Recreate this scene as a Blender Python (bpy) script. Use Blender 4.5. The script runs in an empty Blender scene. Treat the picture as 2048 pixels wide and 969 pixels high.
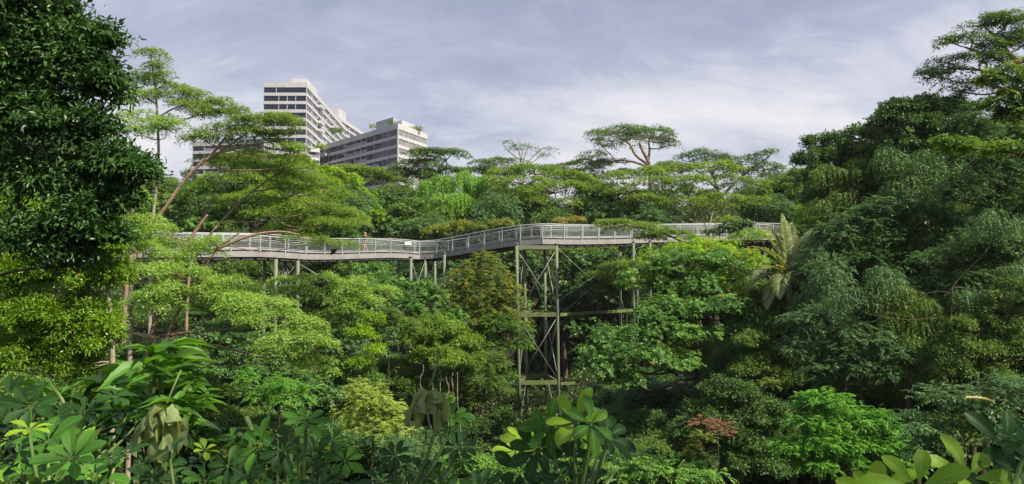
import bpy, bmesh, math, random
import numpy as np
from mathutils import Vector, Matrix
sc = bpy.context.scene
R = math.radians
# ------------------------------------------------------------------ camera
EYE = 14.0
PITCH = R(2.12)
F = 1500.0
cam_d = bpy.data.cameras.new('camera'); cam = bpy.data.objects.new('camera', cam_d)
sc.collection.objects.link(cam); sc.camera = cam
cam.location = (0, 0, EYE); cam.rotation_euler = (R(90) + PITCH, 0, 0)
cam_d.sensor_width = 36; cam_d.lens = 36 * F / 2048
cam_d.clip_start = 0.05; cam_d.clip_end = 6000
def at(px, py, Y):
    x = (px - 1024) / F; u = (484.5 - py) / F
    dy = math.cos(PITCH) - u * math.sin(PITCH); dz = math.sin(PITCH) + u * math.cos(PITCH)
    t = Y / dy
    return Vector((x * t, Y, EYE + dz * t))
# ------------------------------------------------------------------ light
SUN_EL = R(47); SUN_AZ = (0.82, -0.57)
EXPO = 0.7
sc.view_settings.view_transform = 'Standard'; sc.view_settings.look = 'None'
sc.view_settings.exposure = EXPO; sc.view_settings.gamma = 1
try: sc.view_settings.use_curve_mapping = False
except Exception: pass
sc.render.engine = 'CYCLES'
cy = sc.cycles
cy.max_bounces = 8; cy.diffuse_bounces = 4; cy.glossy_bounces = 2; cy.transmission_bounces = 4; cy.transparent_max_bounces = 12
cy.caustics_reflective = False; cy.caustics_refractive = False
cy.use_denoising = True; cy.use_adaptive_sampling = True; cy.adaptive_threshold = 0.01
try:
    cy.denoiser = 'OPENIMAGEDENOISE'; cy.denoising_prefilter = 'ACCURATE'
except Exception: pass
cy.sample_clamp_indirect = 6
sd = bpy.data.lights.new('sun', 'SUN'); sd.energy = 4.9; sd.angle = R(0.6); sd.color = (1.0, 0.915, 0.75)
so = bpy.data.objects.new('sun', sd); sc.collection.objects.link(so)
h = math.hypot(*SUN_AZ); tosun = Vector((SUN_AZ[0]/h*math.cos(SUN_EL), SUN_AZ[1]/h*math.cos(SUN_EL), math.sin(SUN_EL)))
so.rotation_euler = tosun.to_track_quat('Z', 'Y').to_euler(); so.location = (30, -20, 80)
w = bpy.data.worlds.new('World'); sc.world = w; w.use_nodes = True
nt = w.node_tree; nt.nodes.clear(); N = nt.nodes.new; Lk = nt.links.new
out = N('ShaderNodeOutputWorld'); bg = N('ShaderNodeBackground'); bg2 = N('ShaderNodeBackground')
sky = N('ShaderNodeTexSky'); sky.sky_type = 'NISHITA'; sky.sun_disc = False
sky.sun_elevation = SUN_EL; sky.sun_rotation = math.atan2(SUN_AZ[0], SUN_AZ[1]); sky.air_density = 1.2; sky.dust_density = 2.5
Lk(sky.outputs[0], bg.inputs[0]); bg.inputs[1].default_value = 0.07
tc = N('ShaderNodeTexCoord'); sep = N('ShaderNodeSeparateXYZ'); Lk(tc.outputs['Generated'], sep.inputs[0])
def M(op, a, b=None, c=None, tree=None):
    n = (tree or nt).nodes.new('ShaderNodeMath'); n.operation = op
    for i, v in enumerate((a, b, c)):
        if v is None: continue
        if isinstance(v, (int, float)): n.inputs[i].default_value = v
        else: (tree or nt).links.new(v, n.inputs[i])
    return n.outputs[0]
den = M('ADD', M('MAXIMUM', sep.outputs[2], 0.0), 0.42)
cmb = N('ShaderNodeCombineXYZ'); Lk(M('DIVIDE', sep.outputs[0], den), cmb.inputs[0]); Lk(M('DIVIDE', sep.outputs[1], den), cmb.inputs[1])
mp = N('ShaderNodeMapping'); mp.inputs['Rotation'].default_value = (0, 0, R(-24)); mp.inputs['Scale'].default_value = (1.0, 1.9, 1); mp.inputs['Location'].default_value = (3.1, 0.4, 0)
Lk(cmb.outputs[0], mp.inputs[0])
def noise(tree, vec, scale, detail, rough=0.55, dist=0.0):
    n = tree.nodes.new('ShaderNodeTexNoise'); n.inputs['Scale'].default_value = scale; n.inputs['Detail'].default_value = detail
    n.inputs['Roughness'].default_value = rough; n.inputs['Distortion'].default_value = dist
    if vec is not None: tree.links.new(vec, n.inputs['Vector'])
    return n.outputs[0]
def ramp(tree, fac, stops):
    r = tree.nodes.new('ShaderNodeValToRGB'); e = r.color_ramp.elements
    while len(e) > 1: e.remove(e[0])
    e[0].position = stops[0][0]; e[0].color = (*stops[0][1], 1)
    for p, c in stops[1:]:
        x = e.new(p); x.color = (*c, 1)
    tree.links.new(fac, r.inputs[0]); return r.outputs[0]
n1 = noise(nt, mp.outputs[0], 1.0, 5, 0.55, 0.5); n2 = noise(nt, mp.outputs[0], 4.5, 9, 0.68, 0.9)
nn = M('ADD', M('MULTIPLY', n1, 0.72), M('MULTIPLY', n2, 0.28))
# a thin veil of cloud, denser and paler towards the horizon
low = M('MULTIPLY', M('SUBTRACT', 0.36, sep.outputs[2]), 0.55)
dens = M('ADD', nn, low)
K = 2 ** (-EXPO)
col = ramp(nt, dens, [(0.42, (0.385*K, 0.425*K, 0.575*K)), (0.52, (0.505*K, 0.54*K, 0.695*K)), (0.60, (0.69*K, 0.71*K, 0.82*K)), (0.72, (0.93*K, 0.91*K, 0.94*K))])
Lk(col, bg2.inputs[0]); bg2.inputs[1].default_value = 1.0
mx = N('ShaderNodeMixShader'); mx.inputs[0].default_value = 0.9
Lk(bg.outputs[0], mx.inputs[1]); Lk(bg2.outputs[0], mx.inputs[2]); Lk(mx.outputs[0], out.inputs[0])

# ------------------------------------------------------------------ helpers
COL = sc.collection
def tag(o, label=None, cat=None, group=None, kind=None):
    if label: o['label'] = label
    if cat: o['category'] = cat
    if group: o['group'] = group
    if kind: o['kind'] = kind
    return o
def empty(name, loc):
    o = bpy.data.objects.new(name, None); COL.objects.link(o); o.location = loc; o.empty_display_size = 0.2; return o
def thing(name, loc, label, cat, group=None): return tag(empty(name, loc), label, cat, group)
TOTAL = [0]
def mesh_np(name, V, loops, totals, mat, parent=None, attrs=None, smooth=False, pattrs=None):
    V = np.asarray(V, np.float32)
    if parent is not None and parent.type == 'EMPTY': V = V - np.array(parent.location, np.float32)
    elif parent is not None and parent.parent is not None: V = V - np.array(parent.parent.location, np.float32)
    me = bpy.data.meshes.new(name); me.vertices.add(len(V)); me.vertices.foreach_set('co', V.ravel())
    loops = np.asarray(loops, np.int32); totals = np.asarray(totals, np.int32)
    me.loops.add(len(loops)); me.loops.foreach_set('vertex_index', loops)
    me.polygons.add(len(totals)); st = np.zeros(len(totals), np.int32); st[1:] = np.cumsum(totals)[:-1]
    me.polygons.foreach_set('loop_start', st)
    try: me.polygons.foreach_set('loop_total', totals)
    except Exception: pass
    me.polygons.foreach_set('use_smooth', np.full(len(totals), bool(smooth)))
    for k, v in (attrs or {}).items():
        a = me.attributes.new(k, 'FLOAT', 'FACE'); a.data.foreach_set('value', np.asarray(v, np.float32))
    for k, v in (pattrs or {}).items():
        a = me.attributes.new(k, 'FLOAT', 'POINT'); a.data.foreach_set('value', np.asarray(v, np.float32))
    me.update(calc_edges=True)
    me.materials.append(mat)
    o = bpy.data.objects.new(name, me); COL.objects.link(o)
    if parent is not None: o.parent = parent
    TOTAL[0] += len(totals)
    return o
class MB:
    """collects boxes, tubes and sheets; build() links them as one mesh"""
    def __init__(s): s.V = []; s.L = []; s.T = []; s.n = 0
    def add(s, V, faces):
        for f in faces: s.L.extend([i + s.n for i in f]); s.T.append(len(f))
        s.V.append(np.asarray(V, np.float32)); s.n += len(V)
    def box(s, c, size, rz=0.0, rot=None):
        c = Vector(c); hx, hy, hz = [q / 2 for q in size]
        m = rot if rot is not None else Matrix.Rotation(rz, 3, 'Z')
        V = [c + m @ Vector((x, y, z)) for z in (-hz, hz) for x, y in ((-hx, -hy), (hx, -hy), (hx, hy), (-hx, hy))]
        s.add(V, [(3, 2, 1, 0), (4, 5, 6, 7), (0, 1, 5, 4), (1, 2, 6, 5), (2, 3, 7, 6), (3, 0, 4, 7)])
    def bar(s, a, b, wd, hg):
        a = Vector(a); b = Vector(b); d = b - a; L = d.length
        if L < 1e-5: return
        x = d / L; up = Vector((0, 0, 1)) if abs(x.z) < .95 else Vector((0, 1, 0))
        y = up.cross(x).normalized(); z = x.cross(y)
        s.box((a + b) / 2, (L, wd, hg), rot=Matrix((x, y, z)).transposed())
    def prism(s, poly, z0, z1):
        n = len(poly); V = [(p[0], p[1], z0) for p in poly] + [(p[0], p[1], z1) for p in poly]
        s.add(V, [tuple(range(n))[::-1], tuple(range(n, 2*n))] + [(i, (i+1) % n, n + (i+1) % n, n + i) for i in range(n)])
    def tube(s, pts, rad, sides=6, cap=True):
        P = [Vector(p) for p in pts]; n = len(P)
        if not hasattr(rad, '__len__'): rad = [rad] * n
        V = []; prev = None
        for i in range(n):
            t = (P[min(i+1, n-1)] - P[max(i-1, 0)])
            if t.length < 1e-7: t = Vector((0, 0, 1))
            t.normalize()
            if prev is None:
                a = Vector((1, 0, 0)) if abs(t.x) < .9 else Vector((0, 1, 0)); u = (a - t * a.dot(t)).normalized()
            else: 
                u = prev - t * prev.dot(t)
                u = u.normalized() if u.length > 1e-6 else t.orthogonal().normalized()
            prev = u; v = t.cross(u)
            for k in range(sides):
                q = 2 * math.pi * k / sides; V.append(P[i] + (u * math.cos(q) + v * math.sin(q)) * rad[i])
        Fc = [(i*sides + k, i*sides + (k+1) % sides, (i+1)*sides + (k+1) % sides, (i+1)*sides + k) for i in range(n-1) for k in range(sides)]
        if cap: Fc += [tuple(range(sides))[::-1], tuple(range((n-1)*sides, n*sides))]
        s.add(V, Fc)
    def ellip(s, c, r, rot=None, nu=12, nv=8):
        V = []; c = Vector(c)
        for i in range(nv + 1):
            th = math.pi * i / nv
            for k in range(nu):
                ph = 2 * math.pi * k / nu
                p = Vector((r[0]*math.sin(th)*math.cos(ph), r[1]*math.sin(th)*math.sin(ph), r[2]*math.cos(th)))
                V.append(c + (rot @ p if rot is not None else p))
        s.add(V, [(i*nu + k, (i+1)*nu + k, (i+1)*nu + (k+1) % nu, i*nu + (k+1) % nu) for i in range(nv) for k in range(nu)])
    def build(s, name, mat, parent=None, smooth=False):
        return mesh_np(name, np.concatenate(s.V), s.L, s.T, mat, parent, smooth=smooth)
def dup(o, parent=None):
    c = o.copy(); COL.objects.link(c); c.parent = parent; return c

# ------------------------------------------------------------------ materials
def newmat(name):
    m = bpy.data.materials.new(name); m.use_nodes = True; t = m.node_tree; t.nodes.clear()
    o = t.nodes.new('ShaderNodeOutputMaterial'); return m, t, o
def plain(name, c, rough=.6, metal=0, var=.15, scale=3, spec=.4, dirt=None, dirt_amt=.5, dscale=1.2):
    m, t, o = newmat(name); b = t.nodes.new('ShaderNodeBsdfPrincipled')
    g = t.nodes.new('ShaderNodeNewGeometry'); nz = noise(t, g.outputs['Position'], scale, 6, .65)
    cc = ramp(t, nz, [(.3, tuple(x * (1 - var) for x in c)), (.7, tuple(min(1, x * (1 + var)) for x in c))])
    if dirt:
        mp = t.nodes.new('ShaderNodeMapping'); mp.inputs['Scale'].default_value = (1, 1, .25); t.links.new(g.outputs['Position'], mp.inputs[0])
        d = noise(t, mp.outputs[0], dscale, 8, .7)
        f = ramp(t, d, [(.45, (0, 0, 0)), (.62, (dirt_amt,)*3)])
        mi = t.nodes.new('ShaderNodeMix'); mi.data_type = 'RGBA'; t.links.new(f, mi.inputs[0]); t.links.new(cc, mi.inputs[6]); mi.inputs[7].default_value = (*dirt, 1); cc = mi.outputs[2]
    t.links.new(cc, b.inputs['Base Color']); b.inputs['Roughness'].default_value = rough; b.inputs['Metallic'].default_value = metal
    b.inputs['Specular IOR Level'].default_value = spec
    t.links.new(b.outputs[0], o.inputs[0]); return m
def leafmat(name, dark, light, trans=.35, rough=.5, spec=.35, odd=None, odd_amt=.985, tboost=1.25, nscale=.5, rib=None, gain=1.36):
    gn = (gain * 1.16, gain * 1.03, gain * .94)
    dark = tuple(min(.6, x * q) for x, q in zip(dark, gn)); light = tuple(min(.6, x * q) for x, q in zip(light, gn))
    m, t, o = newmat(name)
    a = t.nodes.new('ShaderNodeAttribute'); a.attribute_name = 'tint'
    g = t.nodes.new('ShaderNodeNewGeometry'); nz = noise(t, g.outputs['Position'], nscale, 3, .6)
    oi = t.nodes.new('ShaderNodeObjectInfo')
    f = M('ADD', M('MULTIPLY', a.outputs['Fac'], .55, tree=t), M('MULTIPLY', nz, .45, tree=t), tree=t)
    mid = tuple((x + y) / 2 for x, y in zip(dark, light))
    cc = ramp(t, f, [(.2, dark), (.5, mid), (.8, light)])
    if odd:
        f2 = M('GREATER_THAN', a.outputs['Fac'], odd_amt, tree=t)
        mi = t.nodes.new('ShaderNodeMix'); mi.data_type = 'RGBA'; t.links.new(f2, mi.inputs[0]); t.links.new(cc, mi.inputs[6]); mi.inputs[7].default_value = (*odd, 1); cc = mi.outputs[2]
    if rib:
        a2 = t.nodes.new('ShaderNodeAttribute'); a2.attribute_name = 'across'
        a3 = t.nodes.new('ShaderNodeAttribute'); a3.attribute_name = 'along'
        ab = M('ABSOLUTE', a2.outputs['Fac'], tree=t)
        midr = M('LESS_THAN', ab, .06, tree=t)
        ve = M('SINE', M('MULTIPLY', M('SUBTRACT', a3.outputs['Fac'], M('MULTIPLY', ab, .35, tree=t), tree=t), 62.0, tree=t), tree=t)
        vein = M('MULTIPLY', M('GREATER_THAN', ve, .88, tree=t), .45, tree=t)
        f3 = M('MINIMUM', M('ADD', M('MULTIPLY', midr, .8, tree=t), vein, tree=t), 1.0, tree=t)
        mi = t.nodes.new('ShaderNodeMix'); mi.data_type = 'RGBA'; t.links.new(f3, mi.inputs[0]); t.links.new(cc, mi.inputs[6]); mi.inputs[7].default_value = (*rib, 1); cc = mi.outputs[2]
    b = t.nodes.new('ShaderNodeBsdfPrincipled'); t.links.new(cc, b.inputs['Base Color']); b.inputs['Roughness'].default_value = rough
    b.inputs['Specular IOR Level'].default_value = spec
    tr = t.nodes.new('ShaderNodeBsdfTranslucent'); hs = t.nodes.new('ShaderNodeMix'); hs.data_type = 'RGBA'; hs.blend_type = 'MULTIPLY'; hs.inputs[0].default_value = 1
    t.links.new(cc, hs.inputs[6]); hs.inputs[7].default_value = (1.5*tboost, 1.35*tboost, .55*tboost, 1); t.links.new(hs.outputs[2], tr.inputs[0])
    ms = t.nodes.new('ShaderNodeMixShader'); ms.inputs[0].default_value = trans; t.links.new(b.outputs[0], ms.inputs[1]); t.links.new(tr.outputs[0], ms.inputs[2])
    t.links.new(ms.outputs[0], o.inputs[0]); return m
YEL = (.35, .25, .03); ORG = (.42, .16, .03)
LM = dict(
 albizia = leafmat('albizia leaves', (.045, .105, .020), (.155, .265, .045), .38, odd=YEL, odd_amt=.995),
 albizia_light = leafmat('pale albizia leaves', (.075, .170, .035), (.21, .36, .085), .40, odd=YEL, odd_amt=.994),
 albizia_dark = leafmat('shaded albizia leaves', (.028, .075, .020), (.085, .175, .045), .30),  # darker copy of the albizia leaves, shade put into the colour
 rain = leafmat('rain tree leaves', (.048, .115, .016), (.150, .265, .038), .40, odd=YEL, odd_amt=.99),
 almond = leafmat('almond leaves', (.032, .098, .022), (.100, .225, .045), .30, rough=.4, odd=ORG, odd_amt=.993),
 almond_top = leafmat('sunlit-toned almond leaves', (.075, .175, .014), (.21, .35, .025), .38, rough=.45, odd=ORG, odd_amt=.988),  # lighter almond copy, sunlight on the upper tiers put into the colour
 yellowgreen = leafmat('yellow green leaves', (.062, .150, .012), (.19, .34, .025), .42, odd=YEL, odd_amt=.985),
 midgreen = leafmat('mid green leaves', (.030, .085, .018), (.110, .22, .040), .33, odd=YEL, odd_amt=.994),
 bluegreen = leafmat('blue green leaves', (.030, .082, .032), (.088, .182, .075), .25, rough=.45),
 darkgreen = leafmat('dark green leaves', (.024, .068, .018), (.070, .155, .040), .22, rough=.4),
 vine = leafmat('vine leaves', (.030, .076, .018), (.105, .195, .036), .30, odd=YEL, odd_amt=.99),
 weep = leafmat('weeping creeper leaves', (.055, .15, .018), (.16, .33, .040), .40),
 olive = leafmat('olive leaves', (.055, .105, .022), (.17, .25, .050), .38, odd=(.45, .27, .03), odd_amt=.955),
 brownish = leafmat('yellowing leaves', (.09, .115, .03), (.25, .25, .06), .35, odd=(.38, .22, .05), odd_amt=.93),
 reddish = leafmat('reddish young leaves', (.10, .055, .035), (.24, .13, .08), .3),
 brightbush = leafmat('fresh bush leaves', (.045, .155, .020), (.13, .32, .05), .36),
 palebush = leafmat('pale bush leaves', (.12, .20, .04), (.27, .38, .09), .36),
 glossydark = leafmat('glossy dark leaves', (.008, .028, .008), (.040, .115, .022), .22, rough=.40, spec=.4),  # base colour darkened to stand for shade over the corner tree
 hedge = leafmat('small glossy leaves', (.036, .105, .009), (.16, .30, .020), .38, rough=.32, spec=.5, odd=ORG, odd_amt=.988),
 under = leafmat('undergrowth leaves', (.022, .064, .016), (.075, .155, .034), .25),
 weeds = leafmat('valley weeds', (.05, .14, .03), (.15, .31, .06), .35),
 palm = leafmat('palm leaflets', (.085, .135, .055), (.25, .31, .16), .35, rough=.35, spec=.5),
 scheff = leafmat('umbrella plant leaves', (.016, .070, .008), (.055, .170, .018), .34, rough=.5, spec=.2, nscale=4, rib=(.13, .27, .07)),
 scheff_young_lit = leafmat('young and sunlit-toned umbrella plant leaves', (.09, .23, .012), (.22, .38, .02), .45, rough=.45, spec=.3, nscale=4, rib=(.30, .45, .10)),  # young growth, and sunlit leaves with the light put into the colour
 scheff_shade = leafmat('dark umbrella plant leaves', (.007, .030, .006), (.022, .075, .013), .25, rough=.48, spec=.22, nscale=4, rib=(.07, .16, .05)),  # copy of the umbrella plant leaves with shade put into the colour
 lance = leafmat('long drooping leaves', (.030, .11, .012), (.09, .24, .025), .38, rough=.42, spec=.3, nscale=4, rib=(.13, .28, .07), odd=YEL, odd_amt=.96),
 withered = leafmat('withered leaf', (.13, .20, .085), (.21, .28, .12), .3, rough=.7, spec=.2, nscale=6, rib=(.28, .33, .19)),
)
BARK = dict(
 warm = plain('warm bark', (.30, .205, .135), .8, var=.45, scale=5, spec=.2, dirt=(.16, .12, .09), dscale=2.0),
 pale = plain('pale bark', (.30, .26, .20), .8, var=.35, scale=5, spec=.2),
 dark = plain('dark bark', (.085, .065, .05), .85, var=.4, scale=4, spec=.2),
 green = plain('green stem', (.10, .17, .04), .5, var=.25, scale=20, spec=.4),
)
MT = dict(
 steel = plain('galvanised steel', (.33, .35, .36), .45, .35, .12, 6, dirt=(.16, .19, .13), dirt_amt=.45),
 rail = plain('rail paint', (.42, .43, .44), .45, .2, .08, 6),
 beam = plain('beam paint', (.30, .288, .284), .6, 0, .08, 2, dirt=(.17, .17, .15), dirt_amt=.4),
 under = plain('dark steel soffit', (.06, .065, .07), .6, .2, .2, 2),
 moss = plain('mossy steel', (.13, .155, .065), .7, 0, .3, 2.5, dirt=(.10, .16, .03), dirt_amt=.85, dscale=1.6),
 column = plain('column paint', (.165, .185, .135), .6, .0, .12, 2.5, dirt=(.12, .17, .06), dirt_amt=.7, dscale=.8),
 rod = plain('brace rod', (.24, .26, .23), .5, .4, .1, 4),
 white = plain('white render', (.50, .50, .515), .7, 0, .06, .4, dirt=(.38, .38, .38), dirt_amt=.45, dscale=.35),
 grey = plain('grey panel', (.28, .30, .34), .6, 0, .05, .3),
 inner = plain('inner wall', (.42, .42, .42), .7, 0, .12, .3),
 soil = plain('forest soil', (.030, .028, .018), .95, 0, .4, .8, spec=.1),
 skin = plain('skin', (.55, .30, .20), .5, 0, .05, 20),
 hair = plain('reddish hair', (.42, .20, .09), .6, 0, .2, 60),
 shirt = plain('grey shirt', (.12, .13, .16), .8, 0, .1, 30),
 shorts = plain('blue shorts', (.14, .18, .30), .8, 0, .1, 30),
 black = plain('black wing', (.006, .006, .008), .6, 0, .1, 60),
 sign = plain('white sign', (.78, .78, .76), .5, 0, .02, 3),
)
def glassmat(name, c, rough=.12):
    m, t, o = newmat(name); b = t.nodes.new('ShaderNodeBsdfPrincipled'); g = t.nodes.new('ShaderNodeNewGeometry'); nz = noise(t, g.outputs['Position'], .5, 3)
    t.links.new(ramp(t, nz, [(.3, tuple(x*.7 for x in c)), (.7, tuple(x*1.3 for x in c))]), b.inputs['Base Color'])
    b.inputs['Roughness'].default_value = rough; b.inputs['Specular IOR Level'].default_value = .25; t.links.new(b.outputs[0], o.inputs[0]); return m
MT['glass'] = glassmat('tinted glass', (.018, .022, .045))
def curtain():
    m, t, o = newmat('glass over curtains'); b = t.nodes.new('ShaderNodeBsdfPrincipled'); g = t.nodes.new('ShaderNodeNewGeometry')
    s = t.nodes.new('ShaderNodeSeparateXYZ'); t.links.new(g.outputs['Position'], s.inputs[0])
    v = M('SINE', M('MULTIPLY', s.outputs[1], 7.5, tree=t), tree=t); nz = noise(t, g.outputs['Position'], .9, 3)
    f = M('ADD', M('MULTIPLY', v, .25, tree=t), nz, tree=t)
    t.links.new(ramp(t, f, [(.4, (.10, .10, .12)), (.6, (.26, .25, .25)), (.85, (.5, .49, .48))]), b.inputs['Base Color'])
    b.inputs['Roughness'].default_value = .2; t.links.new(b.outputs[0], o.inputs[0]); return m
MT['curtain'] = curtain()
def seethrough(name, c, fac, rough=.5):
    m, t, o = newmat(name); b = t.nodes.new('ShaderNodeBsdfPrincipled'); b.inputs['Base Color'].default_value = (*c, 1); b.inputs['Roughness'].default_value = rough
    tr = t.nodes.new('ShaderNodeBsdfTransparent'); ms = t.nodes.new('ShaderNodeMixShader'); ms.inputs[0].default_value = fac
    t.links.new(tr.outputs[0], ms.inputs[1]); t.links.new(b.outputs[0], ms.inputs[2]); t.links.new(ms.outputs[0], o.inputs[0]); return m
MT['mesh'] = seethrough('woven wire mesh', (.24, .26, .28), .17)
MT['parapet'] = seethrough('balcony glass', (.30, .33, .38), .55, .15)

# ------------------------------------------------------------------ terrain
def ss(a, b, x):
    t = np.clip((np.asarray(x, float) - a) / (b - a), 0, 1); return t * t * (3 - 2 * t)
def H(x, y):
    x = np.asarray(x, float); y = np.asarray(y, float)
    z = -13.2 + 11.2 * (1 - ss(0, 17, y)) * (y < 17) + 0 * x
    z = z + 8.5 * ss(7, 32, -x) + 12.0 * ss(17, 52, x)
    z = z + 15 * ss(74, 125, y) + 12 * ss(125, 250, y)
    z = np.minimum(z, 16.0)
    z = z + .35 * np.sin(x * .31 + 1.3) * np.cos(y * .27) + .15 * np.sin(x * .9 + y * .7)
    z = z + (1 - ss(-6, -1.5, y)) * 0
    return z + EYE
def Hf(x, y): return float(H(x, y))
gx = np.concatenate([-np.geomspace(2500, 90, 14), np.linspace(-80, 80, 161), np.geomspace(90, 2500, 14)])
gy = np.concatenate([-np.geomspace(1500, 30, 10), np.linspace(-25, 150, 176), np.geomspace(156, 4000, 26)])
GX, GY = np.meshgrid(gx, gy); GZ = H(GX, GY)
V = np.stack([GX.ravel(), GY.ravel(), GZ.ravel()], 1); nx, ny = len(gx), len(gy)
I = (np.arange(ny - 1)[:, None] * nx + np.arange(nx - 1)[None, :]).ravel()
Q = np.stack([I, I + 1, I + nx + 1, I + nx], 1)
g = mesh_np('ground', V, Q.ravel(), np.full(len(Q), 4), MT['soil'], smooth=True); tag(g, 'dark forest floor of the ravine under the trees', 'ground', kind='structure')

# ------------------------------------------------------------------ foliage engine
T_RH = (np.array([(0, 0, 0), (.42, .5, .07), (1, 0, -.06), (.42, -.5, .07)]), [0, 1, 2, 3][::-1], [4])
T_FOLD = (np.array([(0, 0, 0), (.5, 0, 0), (1, 0, -.14), (.3, .46, .10), (.68, .40, .06), (.3, -.46, .10), (.68, -.40, .06)]),
          [0, 1, 3, 1, 4, 3, 1, 2, 4, 0, 5, 1, 1, 5, 6, 1, 6, 2], [3, 3, 3, 3, 3, 3])
def big_template(stations, bend=.25, fold=.10, nacross=2):
    V = []; al = []; ac = []
    for i, wd in enumerate(stations):
        s = i / (len(stations) - 1)
        for j in range(-nacross, nacross + 1):
            q = j / nacross
            V.append((s, wd * q, fold * abs(q) * min(1, wd * 2) + .015 * math.sin(s * 19) * abs(q) - bend * s * s)); al.append(s); ac.append(q)
    m = 2 * nacross + 1; L = []; T = []
    for i in range(len(stations) - 1):
        for j in range(m - 1):
            a = i * m + j; L += [a, a + m, a + m + 1, a + 1]; T.append(4)
    return (np.array(V), L, T, np.array(al), np.array(ac))
T_OBOV = big_template([.04, .14, .27, .38, .46, .47, .38, .12], bend=.18, fold=.09)
T_LANCE = big_template([.04, .30, .44, .48, .42, .30, .16, .02], bend=.42, fold=.14)
def nrm(a): return a / np.maximum(np.linalg.norm(a, axis=1, keepdims=True), 1e-9)
def leaves_mesh(name, leaves, tpl, mat, parent, rng, smooth=False):
    P, D, U, Ln, Wd, tint = [np.concatenate([l[i] for l in leaves]) for i in range(6)]
    D = nrm(D); S = np.cross(U, D); S = nrm(S + 1e-6); Nn = np.cross(D, S)
    tv = tpl[0]; n, k = len(P), len(tv)
    V = (P[:, None, :] + D[:, None, :] * (Ln[:, None] * tv[None, :, 0])[..., None]
         + S[:, None, :] * (Wd[:, None] * tv[None, :, 1])[..., None] + Nn[:, None, :] * (Ln[:, None] * tv[None, :, 2])[..., None]).reshape(-1, 3)
    loops = (np.array(tpl[1])[None, :] + (np.arange(n) * k)[:, None]).ravel(); tot = np.tile(tpl[2], n)
    pa = None
    if len(tpl) > 3: pa = {'along': np.tile(tpl[3], n), 'across': np.tile(tpl[4], n)}
    return mesh_np(name, V, loops, tot, mat, parent, attrs={'tint': np.repeat(tint, len(tpl[2]))}, smooth=smooth, pattrs=pa)
def sph(rng, n, zmin=-1.0):
    z = rng.uniform(zmin, 1, n); a = rng.uniform(0, 2 * np.pi, n); r = np.sqrt(np.maximum(0, 1 - z * z))
    return np.stack([r * np.cos(a), r * np.sin(a), z], 1)
UPV = np.array([0, 0, 1.0])
def tints(rng, n, base): return np.clip(base + rng.normal(0, .17, n), 0, .98) * .98 + (rng.random(n) < .02) * 0
def odd(rng, t): 
    return np.where(rng.random(len(t)) < .10, rng.random(len(t)) * .12 + .88, t)
def lumps(rng, c, r, rl, zmin=-.35, dens=1.0):
    a, b, hh = r; p = 1.6; area = 4 * np.pi * (((a*b)**p + (a*hh)**p + (b*hh)**p) / 3) ** (1 / p)
    K = max(3, int(dens * 1.15 * area * (1 - zmin) / 2 / (np.pi * rl * rl)))
    d = sph(rng, K, zmin); rr = np.array([max(a - rl * .6, a * .3), max(b - rl * .6, b * .3), max(hh - rl * .5, hh * .3)])
    C = np.array(c) + d * rr * rng.uniform(.82, 1.08, (K, 1)); return C, d, rl * rng.uniform(.65, 1.25, K)
def fol_flat(rng, c, r, L, W, cover, rl=None):
    a, b, hh = r; rd = min(rl or min(1.7, max(.7, .26 * a)), .55 * a + .05); K = max(5, int(1.9 * a * b / rd ** 2))
    q = np.sqrt(rng.random(K)); th = rng.uniform(0, 2 * np.pi, K); q = q * (1 - .18 * (np.sin(3 * th + rng.uniform(0, 6)) + 1) * .5)
    dome = np.sqrt(np.maximum(0, 1 - q * q))
    lay = np.where(rng.random(K) < .68, rng.uniform(.8, 1.05, K), rng.uniform(-.5, .8, K))
    C = np.array(c) + np.stack([a * q * np.cos(th), b * q * np.sin(th), hh * (dome * lay * 1.5 - .5)], 1)
    tilt = np.stack([np.cos(th) * q, np.sin(th) * q, np.zeros(K)], 1) * (.9 * hh / a + .12)[..., None] if False else np.stack([np.cos(th) * q, np.sin(th) * q, np.zeros(K)], 1) * (.8 * hh / max(a, .1) + .10)
    out = []
    rds = rd * rng.uniform(.6, 1.2, K)
    n = np.maximum(20, (cover * np.pi * rds ** 2 / (L * W * .5)).astype(int)); idx = np.repeat(np.arange(K), n); m = len(idx)
    t2 = rng.uniform(0, 2 * np.pi, m); u = np.sqrt(rng.random(m)); ph = rng.uniform(0, 6.28, K)[idx]
    rad = rds[idx] * u * (1 + .28 * np.sin(3 * t2 + ph) + .15 * np.sin(7 * t2 + ph * 2))
    rv = np.stack([np.cos(t2), np.sin(t2), np.zeros(m)], 1)
    P = C[idx] + rv * rad[:, None]; P[:, 2] += rng.normal(0, .07 + .05 * hh, m).clip(-.4, .4) - .30 * rad ** 2 / rds[idx] - (tilt[idx] * rv).sum(1) * rad * 1.1
    D = rv * .8 + rng.normal(0, .45, (m, 3)); D[:, 2] = D[:, 2] * .45 - .18
    U = UPV + tilt[idx] * .6 + rng.normal(0, .38, (m, 3))
    out.append((P, D, U, L * rng.uniform(.6, 1.25, m), W * rng.uniform(.6, 1.2, m), odd(rng, tints(rng, m, rng.uniform(.25, .75, K)[idx]))))
    return out, C
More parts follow.
